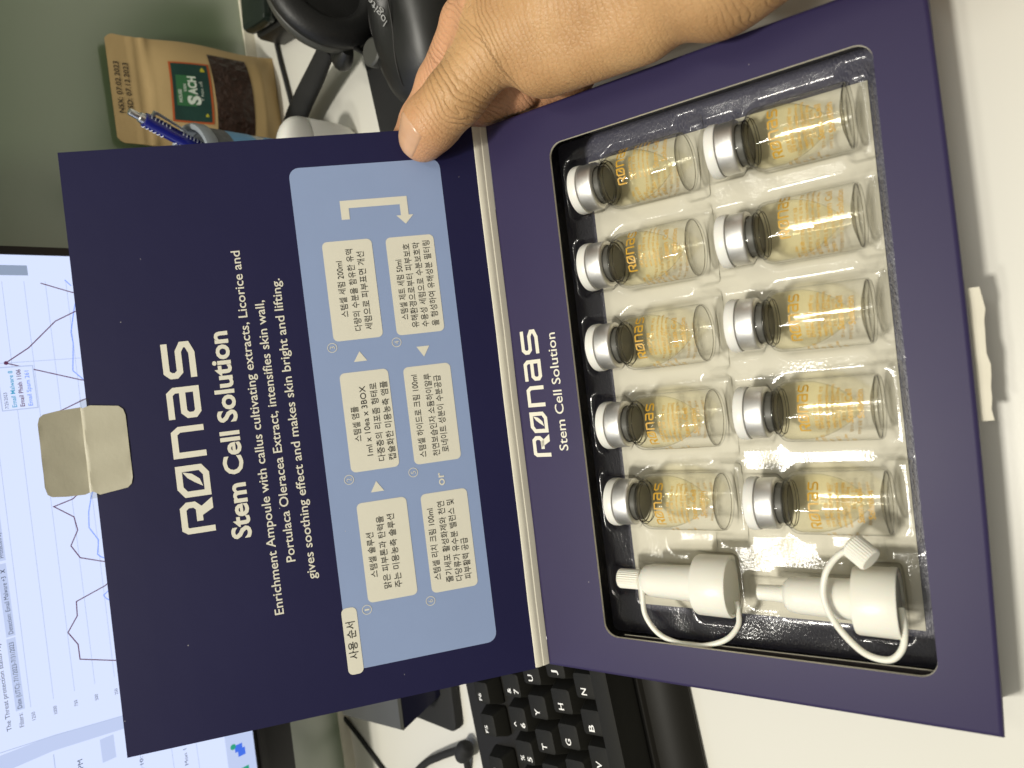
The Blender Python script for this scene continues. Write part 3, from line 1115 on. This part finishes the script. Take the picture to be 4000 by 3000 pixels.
for pl in ([(228, 175), (224.5, 172)], [(214, 171), (208.5, 172.6), (196.6, 175.3), (190.0, 174.9), (173.8, 177.0), (169.6, 173.4), (160, 165)], [(105, 173), (97.9, 176.1), (89.2, 178.5), (79.9, 179.4), (71.4, 175.3), (63.1, 176.8), (61.1, 175.2), (55, 165)], [(33, 172), (35.8, 175.3), (38.2, 176.5), (41, 172)]):
    b = B()
    stroke(b, pl, 0.55, sf(.18))
    b.build('chart_blue_line', M['scr_blue'], scr, 0)
b = B()
write(b, 'Email Spam 261', 155.6, 199.3, 20.1, 3.1, sf(.34), 0.012)
b.build('blue_text', M['scr_blue'], scr, 0)
b = B()
write(b, 'Email Malware 8', 155.6, 207.0, 20.6, 3.1, sf(.34), 0.012)
b.build('teal_text', M['scr_teal'], scr, 0)
b = B()
write(b, 'Email Phish 1106', 155.6, 203.2, 21.2, 3.1, sf(.34), 0.016)
b.build('maroon_text', M['scr_red'], scr, 0)
for nm, items in (('tooltip_date', (('7/25/2023', 155.2, 210.9, 9.0, 2.4),)),
                  ('page_heading', (('The Threat protection status report provides information about threats', -20.0, 229.2, 106, 3.1),)),
                  ('filter_text', (('Filters:', -20.3, 223.4, 7.6, 3.1), ('Date (UTC): 7/1/2023-7/31/2023', -10.0, 223.2, 37, 3.1), ('Detection: Email Malware +3', 31.5, 222.7, 32, 3.1), ('x', 65.4, 222.7, 2.2, 4.6), ('Protected by: MDO', 73.8, 222.4, 22, 3.1))),
                  ('axis_number', (('1250', -19, 217.8, 4.4, 2.4),)), ('axis_number', (('1000', -20.1, 207.4, 4.4, 2.4),)), ('axis_number', (('750', -20.2, 197.0, 3.5, 2.4),)),
                  ('axis_number', (('500', -21.2, 186.4, 3.5, 2.4),)), ('axis_number', (('250', -22.3, 175.8, 3.5, 2.4),)),
                  ('list_text', (('PM', -56.2, 198.4, 5.2, 3.8),)), ('list_text', (('Mon 10:', -80, 167.0, 15, 3.0),)), ('list_text', (('Mon 1', -82.5, 141.5, 10.5, 3.0),))):
    b = B()
    for tx, x, z, w, fs_ in items:
        write(b, tx, x, z, w, fs_, sf(.3))
    b.build(nm, M['scr_text'], scr, 0)
b = B()
rect(b, -93.4, 104.6, -88.4, 109.6, .3)
rect(b, -89.8, 106.2, -85.0, 111.4, .34)
b.build('chat_icon', M['scr_app'], scr, 0)
b = B()
flat(b, [(-85.2 + 1.9 * math.cos(a), 112.4 + 1.9 * math.sin(a)) for a in np.linspace(0, 6, 14)], sf(.4))
rect(b, -112, 103.5, -101.5, 109.0, .3)
b.build('green_icon', M['scr_green'], scr, 0)
b = B()
b.prism(rrect(-60, 60, 4, 26, 4), 12, 140, 2)
b.build('stand_neck', M['black_plastic'], mon)
b = B()
b.prism(rrect(-95, 95, -18, 36, 10), 0.2, 12, 2)
b.build('stand_foot', M['black_plastic'], mon)

# ================================================================== DARK STAND BLOCK BEHIND THE KEYBOARD
t = thing('webcam_stand', 'squat dark stand block with sloping grey top and navy front, behind the keyboard', 'stand', (-50, 165, 0))
b = B()
L0 = [(-36, 44, 12), (60, 44, 12), (60, -18, 12), (-30, -18, 12)]
b.loft([[(-30, 40, 8), (60, 40, 8), (60, -20, 8), (-22, -20, 8)], [(-38, 50, 41), (60, 50, 41), (60, -15, 37), (-34, -15, 37)]])
b.build('block', M['navy_gloss'], t, 20)
b = B()
b.loft([[(-38.5, 50.5, 41.2), (60, 50.5, 41.2), (60, -15.2, 37.2), (-34.5, -15.2, 37.2)], [(-37.5, 49, 43), (60, 49, 43), (60, -14, 39), (-33.5, -14, 39)]])
b.build('top_plate', M['dark_grey'], t, 20)
b = B()
b.prism(rrect(-46, 60, -32, 30, 6), 0.2, 7.8, 1.5)
b.build('foot', M['matte_black'], t, 30)

# ================================================================== CABLES
b = B()
b.tube([(-60, 284, 30), (-100, 283, 14), (-123, 281, 4), (-136, 265, 2), (-152, 240, 2), (-172, 212, 2), (-205, 190, 2)], 1.7, 10, smooth=6)
tag(b.build('cable', M['matte_black'], None, 60), 'thin dark cable curving off the partition foot beside the monitor', 'cable')
t = thing('plug_cable', 'thick black cable ending in a rounded plug, behind the keyboard', 'cable', (-106, 125, 0))
b = B()
b.tube([(-60, 90, 4), (-27, 54, 6), (-12, 30, 8), (-1, 9, 9), (4, -1, 9)], 2.6, 12, smooth=6)
b.build('lead', M['matte_black'], t, 60)
b = B()
b.tube([(6, -4, 9), (3, -1, 9), (-1, 2, 9), (-5, 5, 8.5)], [3.5, 6.2, 6.2, 4.0], 16, smooth=4)
b.build('plug', M['matte_black'], t, 60)
b = B()
b.tube([(-4, 4, 8), (-10, 5, 4.5), (-20, 8, 2.6), (-40, 12, 2.4)], 2.2, 12, smooth=5)
b.build('tail', M['matte_black'], t, 60)

# ================================================================== KRAFT POUCH
t = thing('kraft_pouch', 'brown kraft paper pouch with green label and clear window, leaning on the partition', 'pouch', (371, 270, 0))


def pouch_pt(u, v, front=True):
    """u -1..1 across, v 0..1 up; the belly is full low down and flat at the seal"""
    z = 118 * v
    half = 41.5 - 2.6 * v - (1.2 * math.sin(v * 9))
    belly = (13 * math.sin(min(1, max(0, (0.80 - v) / 0.80)) ** 0.8 * PI * 0.62) if v < 0.8 else 0.0)
    prof = (1 - abs(u) ** 2.4) * min(1.0, 0.15 + v / 0.16)
    y = 16.0 * v + (-(belly) * prof if front else belly * 0.25 * prof) + (0 if front else 0.7)
    ear = 0.8 * math.sin(v * 14 + u * 2) * (1 - abs(u)) * (v < .8)
    ear += (-1.3 * math.exp(-((v - .80) / .02) ** 2) - 0.7 * math.exp(-((v - .86) / .012) ** 2)) if front else 0
    return (u * half, y + ear, z + 0.2 - (3.0 * u * u if v < 0.02 else 0) * 0)


def corner(u, v):
    if v > 0.955:
        k = (v - 0.955) / 0.045
        lim = 1 - 0.10 * k * k
        return max(-lim, min(lim, u))
    return u


b = B()
NU, NV = 40, 60
for fr_ in (True, False):
    vs = [pouch_pt(corner(-1 + 2 * i / NU, j / NV), j / NV, fr_) for j in range(NV + 1) for i in range(NU + 1)]
    fs = [(j * (NU + 1) + i, j * (NU + 1) + i + 1, (j + 1) * (NU + 1) + i + 1, (j + 1) * (NU + 1) + i) for j in range(NV) for i in range(NU)]
    b.add(vs, fs)
pouch = b.build('paper_bag', M['kraft'], t, 60)
pf = lambda d: (lambda x, z: tuple(np.array(pouch_pt(x / 40.0, z / 118.0)) + np.array((0, -d, 0))))


def patch(b, x0, x1, z0, z1, d, skew=0.0, n=12, mi=0, pts=None):
    f_ = pf(d)
    vs = []
    for j in range(n + 1):
        for i in range(n + 1):
            a, c = i / n, j / n
            vs.append(f_(x0 + (x1 - x0) * a, z0 + (z1 - z0) * c + skew * a))
    b.add(vs, [(j * (n + 1) + i, j * (n + 1) + i + 1, (j + 1) * (n + 1) + i + 1, (j + 1) * (n + 1) + i) for j in range(n) for i in range(n)], mi)


b = B()
patch(b, -26, 32, 26, 53, .35)
b.build('window', M['tea'], t, 60)
b = B()
patch(b, -20.5, 23.0, 55.6, 82.0, .45, -1.2)
b.build('label', M['label_red'], t, 60)
b = B()
patch(b, -19.3, 21.8, 57.0, 80.8, .65, -1.2)
b.build('label_face', M['label_green'], t, 60)
b = B()
patch(b, -9, 13, 66, 78.6, .8, -1.0, 6)
b.build('label_emblem', M['label_leaf'], t, 60)
b = B()
write(b, 'HOUSE', -6.5, 75.0, 9, 3.0, pf(.95), .02)
write(b, 'VAN', 1.0, 71.6, 5.6, 2.8, pf(.95), .02)
write(b, 'S', -7.8, 63.6, 6.6, 11.0, pf(.95), .05)
write(b, 'ACH', -0.6, 65.0, 13, 7.6, pf(.95), .04)
write(b, 'Y học cổ', -5, 61.0, 14, 2.4, pf(.95), .0)
b.build('label_text', M['label_white'], t, 60)
b = B()
for cx, cz, r in ((17.4, 59.6, 1.5), (-15, 60, 1.1)):
    flat(b, [(cx + r * math.cos(a) * (1 + .4 * math.cos(3 * a)), cz + r * math.sin(a)) for a in np.linspace(0, 6, 14)], pf(.95))
b.build('label_flower', M['label_yellow'], t, 60)
b = B()
write(b, 'NSX: 07.02.2023', -18.0, 111.6, 37.6, 4.8, pf(.4), .008)
write(b, 'HSD: 07.12.2023', -18.0, 105.8, 37.6, 4.8, pf(.4), .008)
b.build('date_stamp', M['ink'], t, 60)

# ================================================================== PEN CUP AND PEN
t = thing('pen_cup', 'round pen cup with grey rim and pale blue label, half behind the lid', 'cup', (290, 215, 0))
b = B()
b.lathe([(0.01, 0.3), (31.5, 0.3), (32.5, 1.2), (32.5, 84), (31.0, 84), (30.6, 2), (0.01, 2)], 56, axis='z')
b.build('wall', M['cup_label'], t, 40)
b = B()
b.lathe([(32.6, 84), (33.0, 84.5), (33.0, 95), (30.8, 95), (30.8, 84)], 56, axis='z')
b.build('patterned_band', M['hatch'], t, 40)
b = B()
b.lathe([(33.2, 95.2), (34.4, 96.5), (34.6, 101), (33.6, 103.5), (32.0, 104), (30.4, 103), (30.4, 95.2)], 56, axis='z')
b.build('rim', M['rim_grey'], t, 40)
b = B()
for a0, a1, z0, z1 in ((-1.0, .55, 66, 84), (-.6, .9, 24, 44), (-.9, .1, 46, 58)):
    vs = [(32.8 * math.cos(a0 + (a1 - a0) * i / 10), 32.8 * math.sin(a0 + (a1 - a0) * i / 10), z + (3 * math.sin(i) if z == z1 else 0)) for z in (z0, z1) for i in range(11)]
    b.add(vs, [(i, i + 1, i + 12, i + 11) for i in range(10)])
b.build('blue_print', M['cup_blue'], t, 40)

pen_tip = np.array((323.4, 205, 139.2))
pen_low = np.array((296.0, 213.0, 62.0))
axp = (pen_low - pen_tip)
PL = np.linalg.norm(axp)
axp /= PL
_x = np.array((0.8, -0.5, 0.3))
_x = _x - axp * (_x @ axp)
_x /= np.linalg.norm(_x)
_z = np.cross(_x, axp)
PENROT = Matrix(((_x[0], axp[0], _z[0]), (_x[1], axp[1], _z[1]), (_x[2], axp[2], _z[2]))).to_euler()
t = thing('click_pen', 'blue and silver click pen standing in the pen cup', 'pen', pen_tip, PENROT)


def pen_part(name, prof, m, seg=24):
    b = B()
    b.lathe(prof, seg)
    return b.build(name, m, t, 40)


pen_part('push_button', [(0.01, 0), (1.9, 0.1), (2.2, 0.8), (2.2, 6), (3.1, 6.4), (3.3, 8), (3.3, 9), (0.01, 9)], M['silver'])
pen_part('barrel', [(0.01, 9), (4.2, 9.1), (4.5, 10), (4.5, 40), (4.8, 42), (4.8, PL)], M['pen_blue'])
b = B()
for y0 in [11 + 2.3 * i for i in range(6)] + [31 + 2.3 * i for i in range(8)]:
    b.tube([(4.62 * math.sin(a), y0 + 0.9 * math.sin(a), 4.62 * math.cos(a)) for a in np.linspace(-2.4, 2.4, 17)], 0.32, 6)
b.build('spiral_print', M['pen_white'], t, 60)
b = B()
b.loft([[(4.0, 12, -1.6), (4.0, 12, 1.6), (7.4, 12, 1.6), (7.4, 12, -1.6)], [(6.2, 14, -1.8), (6.2, 14, 1.8), (7.8, 14, 1.8), (7.8, 14, -1.8)], [(5.2, 33, -1.3), (5.2, 33, 1.3), (6.4, 33, 1.3), (6.4, 33, -1.3)]])
b.build('clip', M['silver'], t, 30)

# ================================================================== EARBUD CASE
t = thing('earbud_case', 'small white glossy earbud case standing up against the lid edge', 'case', (306, 178, 0), (0, 0, math.radians(4)))


def case_loop(z, k=1.0):
    w, d = 22.5 * k, 10.8 * (0.45 + 0.55 * k)
    return [(math.copysign(abs(math.cos(a)) ** 0.7, math.cos(a)) * w, math.copysign(abs(math.sin(a)) ** 0.85, math.sin(a)) * d, z) for a in np.linspace(0, 2 * PI, 49)[:-1]]


def dome(z, z0, z1):
    q = (z - z0) / (z1 - z0)
    return max(0.05, (1 - q ** 2.6)) ** 0.5


b = B()
b.loft([case_loop(0.2, .72), case_loop(1.5, .86), case_loop(5, .96), case_loop(11, 1.0), case_loop(37.6, 1.0), case_loop(37.9, .985)])
b.build('body', M['white_plastic'], t, 50)
b = B()
b.loft([case_loop(38.3, .985), case_loop(38.6, 1.0)] + [case_loop(z, dome(z, 40, 58)) for z in (40.5, 44, 48, 51, 53.5, 55.5, 57, 57.8)])
b.build('flip_lid', M['white_plastic'], t, 50)

# ================================================================== HEADPHONES
t = thing('headphones', 'black over ear headphones lying on the desk behind the mouse pad', 'headphones', (392, 138, 38))
b = B()
Q = Matrix.Rotation(math.radians(-14), 3, 'X') @ Matrix.Rotation(math.radians(8), 3, 'Z')


def disc(b, prof, seg=56):
    b2 = B()
    b2.lathe(prof, seg)
    vs = [tuple(Q @ Vector(q)) for q in b2.v]
    b.add(vs, b2.f)


disc(b, [(0.01, 12), (18, 11.6), (28, 10.4), (33.5, 8), (36.0, 4), (36.4, 1), (36.0, -1), (33, -3)])
b.build('ear_shell', M['dark_grey'], t, 60)
b = B()
disc(b, [(32, -1), (36.5, -2), (38.2, -4), (38.4, -8), (36.6, -12), (32, -14), (26, -14.5), (22, -12), (20.5, -9), (0.01, -8)])
b.build('ear_cushion', M['leather'], t, 60)
b = B()
b.tube([(-20, 12, -10), (-32, 9, -14), (-36, 4, -12), (-34, -6, -9)], [5, 6.5, 6.5, 4], 14, smooth=4)
b.build('yoke', M['black_plastic'], t, 60)
b = B()
b.tube([(-24, 12, -8), (-30, 42, -16), (-40, 70, -20), (-54, 92, -22), (-84, 104, -24), (-130, 104, -25), (-180, 90, -26)], [8, 10, 11, 11.5, 11, 10, 9], 16, smooth=6, flat=0.5)
b.build('headband', M['matte_black'], t, 60)
b = B()
b.tube([(-33, -12, -8), (-36, -12, -16), (-37, -8, -24)], [2.2, 1.6, 1.6], 10)
b.build('boom_stub', M['black_plastic'], t, 60)
b = B()
b.tube([(60, 126, -35.6), (34, 121, -35.6), (12, 117, -35.6), (-10, 112, -35.6), (-30, 108, -35.6), (-64, 104, -35.6)], 1.7, 10, smooth=6)
b.build('cable', M['matte_black'], t, 60)

# ================================================================== BLACK BOX AT THE BACK
t = thing('charger_dock', 'black plastic charger block lying behind the headphones', 'charger', (450, 226, 0), (0, 0, math.radians(-6)))
b = B()
b.prism(rrect(-38, 40, -22, 24, 5), 0.3, 22, 3)
b.build('base', M['black_plastic'], t, 40)
b = B()
b.prism(rrect(-36, 40, -12, 23, 5), 22.4, 34, 4)
b.build('top_shell', mat('green_black_gloss', (0.012, 0.018, 0.014), 0.2), t, 40)

# ================================================================== MOUSE PAD AND MOUSE
t = thing('mouse_pad', 'thin black mouse pad under the mouse', 'mouse pad', (420, 55, 0), (0, 0, math.radians(8.6)))
b = B()
b.prism(rrect(-124, 150, -88, 103, 6), 0.2, 2.6, 0.7)
b.build('pad', M['matte_black'], t, 30)

t = thing('mouse', 'black computer mouse with white maker lettering, on the mouse pad behind the hand', 'mouse', (366, 82, 2.8), (0, 0, math.radians(-10)))
half = [(-56, 6), (-53, 14), (-47, 21), (-38, 26.5), (-24, 29.5), (-8, 31), (10, 33), (28, 33.5), (44, 31), (55, 24), (61, 12), (63, 0)]
otl = half + [(x, -y * 1.05) for x, y in half[-2::-1]]


def mh(s):
    return 36 * (1 - s ** 2.5) ** 0.55


b = B()
lo = []
for s in (1.0, 1.0, .985, .96, .92, .86, .78, .68, .56, .42, .28, .14, .04):
    k = len(lo)
    z = 0.2 if k == 0 else (5 if k == 1 else 5 + mh(s) * 0.9)
    lo.append([(x * (s * .98 + .02) + (1 - s) * 10, y * s, z * (1 - 0.20 * max(0, -x) / 56 * (1 if k > 1 else 0))) for x, y in otl])
b.loft(lo)
mouse = b.build('body', M['black_plastic'], t, 60)
mv = np.array(b.v)


def mouse_top(x, y):
    d = (mv[:, 0] - x) ** 2 + (mv[:, 1] - y) ** 2
    i = np.argsort(d)[:4]
    w = 1 / (d[i] + 0.3)
    return float((mv[i, 2] * w).sum() / w.sum())


b = B()
b.tube([(x, y, mouse_top(x, y) + .1) for x, y in ((-54, 2), (-44, 1), (-30, 0), (-12, -2), (8, -5), (28, -9), (46, -14))], .45, 8, smooth=4)
b.tube([(x, y, mouse_top(x, y) + .1) for x, y in ((-24, 24), (-10, 22), (6, 22), (16, 24))], .35, 8, smooth=4)
b.build('seam', M['ink'], t, 60)
b = B()
vs = []
b2 = B()
b2.lathe([(0.01, -3.5), (7.5, -3.5), (8.6, -2.5), (8.6, 2.5), (7.5, 3.5), (0.01, 3.5)], 30, axis='z', org=(-22, 25, 22))
b.add(b2.v, b2.f)
b.build('thumb_wheel', M['dark_grey'], t, 40)
b = B()


def mouse_txt(u, v):
    x, y = -11 + u * 0.857 - v * 0.515, 1 + u * 0.515 + v * 0.857
    return (x, y, mouse_top(x, y) + 1.1)


write(b, 'logitech', 0, 0, 25, 6.6, mouse_txt, .0)
b.build('maker_lettering', M['grey_ink'], t, 0)


# ================================================================== HAND
SK = mat('skin', (0.46, 0.255, 0.125), 0.46, sub=0.12, spec=0.4)


def seg_sdf(Pt, a, c, ra, rb):
    a, c = np.array(a, np.float32), np.array(c, np.float32)
    d = c - a
    h = np.clip(((Pt - a) @ d) / (d @ d), 0, 1)
    q = Pt - a - h[..., None] * d
    return np.sqrt((q * q).sum(-1)) - (ra + (rb - ra) * h), h


def smin(a, c, k):
    h = np.clip(0.5 + 0.5 * (c - a) / k, 0, 1)
    return c * (1 - h) + a * h - k * h * (1 - h)


def chain(Pt, pts, k):
    r = None
    for (a, ra), (c, rb) in zip(pts[:-1], pts[1:]):
        d, _ = seg_sdf(Pt, a, c, ra, rb)
        r = d if r is None else smin(r, d, k)
    return r


THUMB = [((281, -88, 73), 14), ((279, -41, 81), 13.6), ((264.2, -19, 88), 12.4), ((257.2, -5, 90.5), 12.2), ((252.6, 3.2, 89.8), 10.5)]
INDEX = [((301, -58, 84), 12.5), ((296, -24, 81), 10.4), ((282, 6, 73), 10.0), ((271, 24, 72), 8.8), ((250, 30, 84), 7.8)]
MIDDLE = [((300, -64, 66), 12.5), ((273.5, -28, 56), 11.5), ((271, 4, 56), 10.0), ((252, 27, 62), 8.0)]
RING = [((300, -84, 55), 12), ((273, -50, 45), 11), ((273, -10, 41), 9.5), ((266, 16, 43), 7.8)]
PINKY = [((306, -92, 48), 11), ((298, -52, 40), 9), ((286, -22, 34), 8.2), ((276, -8, 36), 7.2)]


def hand_sdf(Pt):
    palm = chain(Pt, [((289, -182, 58), 27.0), ((279.5, -128, 61), 24), ((293, -80, 71), 19.5), ((301, -62, 74), 14.5)], 10)
    fa = chain(Pt, [((310, -330, 60), 36.0), ((289, -182, 58), 27)], 8)
    palm = smin(palm, fa, 10)
    lower, _ = seg_sdf(Pt, (300, -118, 54), (304, -74, 54), 22, 15)
    palm = smin(palm, lower, 10)
    thenar, _ = seg_sdf(Pt, (271.5, -98, 63), (272.5, -55, 69), 17, 17)
    palm = smin(palm, thenar, 7)
    thb = chain(Pt, THUMB, 5)
    r = smin(palm, thb, 5)
    web, _ = seg_sdf(Pt, (289, -68, 79), (293, -38, 82), 13, 11)
    r = smin(r, web, 8)
    web, _ = seg_sdf(Pt, (290, -42, 82), (280, -25, 83), 11.5, 9)
    r = smin(r, web, 7)
    fing = None
    for ch in (INDEX, MIDDLE, RING, PINKY):
        d = chain(Pt, ch, 4)
        fing = d if fing is None else smin(fing, d, 1.2)
    r = smin(r, fing, 5)
    return r


def surface_nets(f, lo, hi, step):
    n = [int((hi[i] - lo[i]) / step) + 1 for i in range(3)]
    ax = [lo[i] + step * np.arange(n[i], dtype=np.float32) for i in range(3)]
    G = np.empty(n, np.float32)
    for i0 in range(0, n[0], 12):
        X, Y, Z = np.meshgrid(ax[0][i0:i0 + 12], ax[1], ax[2], indexing='ij')
        G[i0:i0 + 12] = f(np.stack([X, Y, Z], -1))
    S_ = G < 0
    c = [S_[i:n[0] - 1 + i, j:n[1] - 1 + j, k:n[2] - 1 + k] for i in (0, 1) for j in (0, 1) for k in (0, 1)]
    cnt = sum(q.astype(np.int8) for q in c)
    act = (cnt > 0) & (cnt < 8)
    ids = -np.ones(act.shape, np.int64)
    ids[act] = np.arange(act.sum())
    I = np.argwhere(act)
    acc = np.zeros((len(I), 3))
    num = np.zeros(len(I))
    offs = [(i, j, k) for i in (0, 1) for j in (0, 1) for k in (0, 1)]
    for a in range(8):
        for c_ in range(a + 1, 8):
            oa, ob = np.array(offs[a]), np.array(offs[c_])
            if np.abs(oa - ob).sum() != 1:
                continue
            ga = G[tuple((I + oa).T)]
            gb = G[tuple((I + ob).T)]
            m_ = (ga < 0) != (gb < 0)
            tt = np.where(m_, ga / np.where(m_, ga - gb, 1), 0)
            pt = oa + tt[:, None] * (ob - oa)
            acc += pt * m_[:, None]
            num += m_
    V = (I + acc / num[:, None]) * step + np.array(lo)
    F = []
    for axis in range(3):
        sl0 = [slice(None)] * 3
        sl1 = [slice(None)] * 3
        sl0[axis], sl1[axis] = slice(0, -1), slice(1, None)
        e0, e1 = S_[tuple(sl0)], S_[tuple(sl1)]
        ch = np.argwhere(e0 != e1)
        u, w = (axis + 1) % 3, (axis + 2) % 3
        ok = (ch[:, u] > 0) & (ch[:, w] > 0) & (ch[:, u] < n[u] - 1) & (ch[:, w] < n[w] - 1)
        ch = ch[ok]
        flip = e0[tuple(ch.T)]
        du, dw = np.eye(3, dtype=int)[u], np.eye(3, dtype=int)[w]
        q = np.stack([ids[tuple((ch - du - dw).T)], ids[tuple((ch - dw).T)], ids[tuple(ch.T)], ids[tuple((ch - du).T)]], 1)
        q[~flip] = q[~flip][:, ::-1]
        F.append(q)
    return V, np.concatenate(F)


HV, HF = surface_nets(hand_sdf, (225, -300, 8), (350, 52, 118), 1.25)
person = thing('person', 'right hand and forearm of a person, thumb pinning the open lid', 'person', (290, -150, 0))
me = bpy.data.meshes.new('hand')
me.from_pydata([((x - 290) * MM, (y + 150) * MM, z * MM) for x, y, z in HV], [], HF.tolist())
me.polygons.foreach_set('use_smooth', [True] * len(me.polygons))
# how far along the thumb line each point lies, and where the skin folds are deep
TL = np.array([q for q, _ in [((296, -210, 58), 0), ((284, -140, 64), 0)] + THUMB], float)
acc_len = np.concatenate([[0], np.cumsum(np.linalg.norm(np.diff(TL, axis=0), axis=1))])
best = np.full(len(HV), 1e9)
sv = np.zeros(len(HV))
for i in range(len(TL) - 1):
    d = TL[i + 1] - TL[i]
    hh = np.clip(((HV - TL[i]) @ d) / (d @ d), 0, 1)
    dist = np.linalg.norm(HV - TL[i] - hh[:, None] * d, axis=1)
    m_ = dist < best
    best[m_] = dist[m_]
    sv[m_] = acc_len[i] + hh[m_] * (acc_len[i + 1] - acc_len[i])
ip = acc_len[4]
fold = np.exp(-((sv - ip + 1) / 7.5) ** 2) + 0.55 * np.exp(-((sv - acc_len[3]) / 9) ** 2) + 0.34 + 0.5 * np.exp(-((sv - acc_len[1]) / 10) ** 2)
red = np.clip((sv - acc_len[4]) / 26, 0, 1) * 0.9
idist = np.min([np.linalg.norm(HV - np.array(q), axis=1) for q, _ in INDEX[1:] + MIDDLE[1:]], axis=0)
thd = np.min([np.linalg.norm(HV - np.array(q), axis=1) for q, _ in THUMB[1:]], axis=0)
red = np.where(idist < thd, 1.0, red)
for nm, arr in (('along', sv), ('fold', np.clip(fold, 0, 1)), ('flush', red)):
    at = me.attributes.new(nm, 'FLOAT', 'POINT')
    at.data.foreach_set('value', arr.astype(np.float32))
hand = link('hand', me, SK, person)

n, l, p = nodes_of(SK)
tcn = n.new('ShaderNodeTexCoord')


def attr(nm):
    a_ = n.new('ShaderNodeAttribute')
    a_.attribute_name = nm
    return a_.outputs['Fac']


def math_(op, a_, c_):
    q = n.new('ShaderNodeMath')
    q.operation = op
    for i, s in enumerate((a_, c_)):
        if isinstance(s, (int, float)):
            q.inputs[i].default_value = s
        elif s is not None:
            l.new(s, q.inputs[i])
    return q.outputs[0]


def noise(scale, detail=4):
    q = n.new('ShaderNodeTexNoise')
    q.inputs['Scale'].default_value = scale
    q.inputs['Detail'].default_value = detail
    l.new(tcn.outputs['Object'], q.inputs['Vector'])
    return q.outputs['Fac']


wob = math_('MULTIPLY', noise(70, 3), 9.0)
wob2 = math_('MULTIPLY', noise(28, 2), 16.0)
ph = math_('ADD', math_('MULTIPLY', attr('along'), 1.25), math_('ADD', wob, wob2))
ridge = math_('POWER', math_('ABSOLUTE', math_('SINE', ph, 0.0), 0.0), 0.6)
folds = math_('MULTIPLY', ridge, attr('fold'))
vor = n.new('ShaderNodeTexVoronoi')
vor.feature = 'DISTANCE_TO_EDGE'
vor.inputs['Scale'].default_value = 620
l.new(tcn.outputs['Object'], vor.inputs['Vector'])
cells = math_('MINIMUM', math_('MULTIPLY', vor.outputs['Distance'], 4.0), 1.0)
hgt = math_('ADD', math_('MULTIPLY', folds, 0.55), math_('ADD', math_('MULTIPLY', cells, 0.10), math_('MULTIPLY', noise(180, 5), 0.28)))
bp = n.new('ShaderNodeBump')
bp.inputs['Strength'].default_value = 0.85
bp.inputs['Distance'].default_value = 0.0011
l.new(hgt, bp.inputs['Height'])
l.new(bp.outputs[0], p.inputs['Normal'])
mxa = n.new('ShaderNodeMix')
mxa.data_type = 'RGBA'
mxa.inputs['A'].default_value = (0.41, 0.215, 0.088, 1)
mxa.inputs['B'].default_value = (0.66, 0.41, 0.20, 1)
l.new(math_('ADD', math_('MULTIPLY', noise(38, 6), 1.5), -0.22), mxa.inputs['Factor'])
mxb = n.new('ShaderNodeMix')
mxb.data_type = 'RGBA'
l.new(mxa.outputs['Result'], mxb.inputs['A'])
mxb.inputs['B'].default_value = (0.66, 0.33, 0.19, 1)
l.new(math_('MULTIPLY', attr('flush'), 0.65), mxb.inputs['Factor'])
l.new(mxb.outputs['Result'], p.inputs['Base Color'])

# thumbnail: a curved plate on the back of the thumb tip
ta, tb_ = np.array(THUMB[-2][0], float), np.array(THUMB[-1][0], float)
td = (tb_ - ta) / np.linalg.norm(tb_ - ta)
dors = np.array((-0.20, 0.05, 1.0))
dors = dors - td * (dors @ td)
dors /= np.linalg.norm(dors)
lat = np.cross(td, dors)
vs = []
NA, NB = 18, 18
for j in range(NB + 1):
    for i in range(NA + 1):
        aa = (-1 + 2 * i / NA)
        s = j / NB
        ang = aa * 0.72 * (1.0 - 0.10 * (1 - s))
        base_in = 1.6 * aa * aa * (1 - s)
        tip_in = -2.6 * aa * aa * s
        al = -10.2 + 18.0 * s + base_in + tip_in
        org = tb_ + td * min(al, 1e9)
        dr = dors * math.cos(ang) + lat * math.sin(ang)
        r0 = 30.0
        ts = np.linspace(2, 16, 90)
        pts_ = (tb_ + td * al)[None] + dr[None] * ts[:, None]
        dv = hand_sdf(pts_.astype(np.float32))
        ins_ = np.where(dv < 0)[0]
        tt = ts[ins_[-1]] if len(ins_) else 4.0
        tt = max(tt, 5.0)
        vs.append(tb_ + td * al + dr * (tt + (0.45 if 0 < j and abs(aa) < .99 else -0.35)))
b = B()
b.add([(q[0] - 290, q[1] + 150, q[2]) for q in vs], [(j * (NA + 1) + i, j * (NA + 1) + i + 1, (j + 1) * (NA + 1) + i + 1, (j + 1) * (NA + 1) + i) for j in range(NB) for i in range(NA)])
nl = b.build('thumbnail', mat('nail', (0.60, 0.36, 0.22), 0.25, var=0.08, var_scale=120, sub=0.1), person, 80)
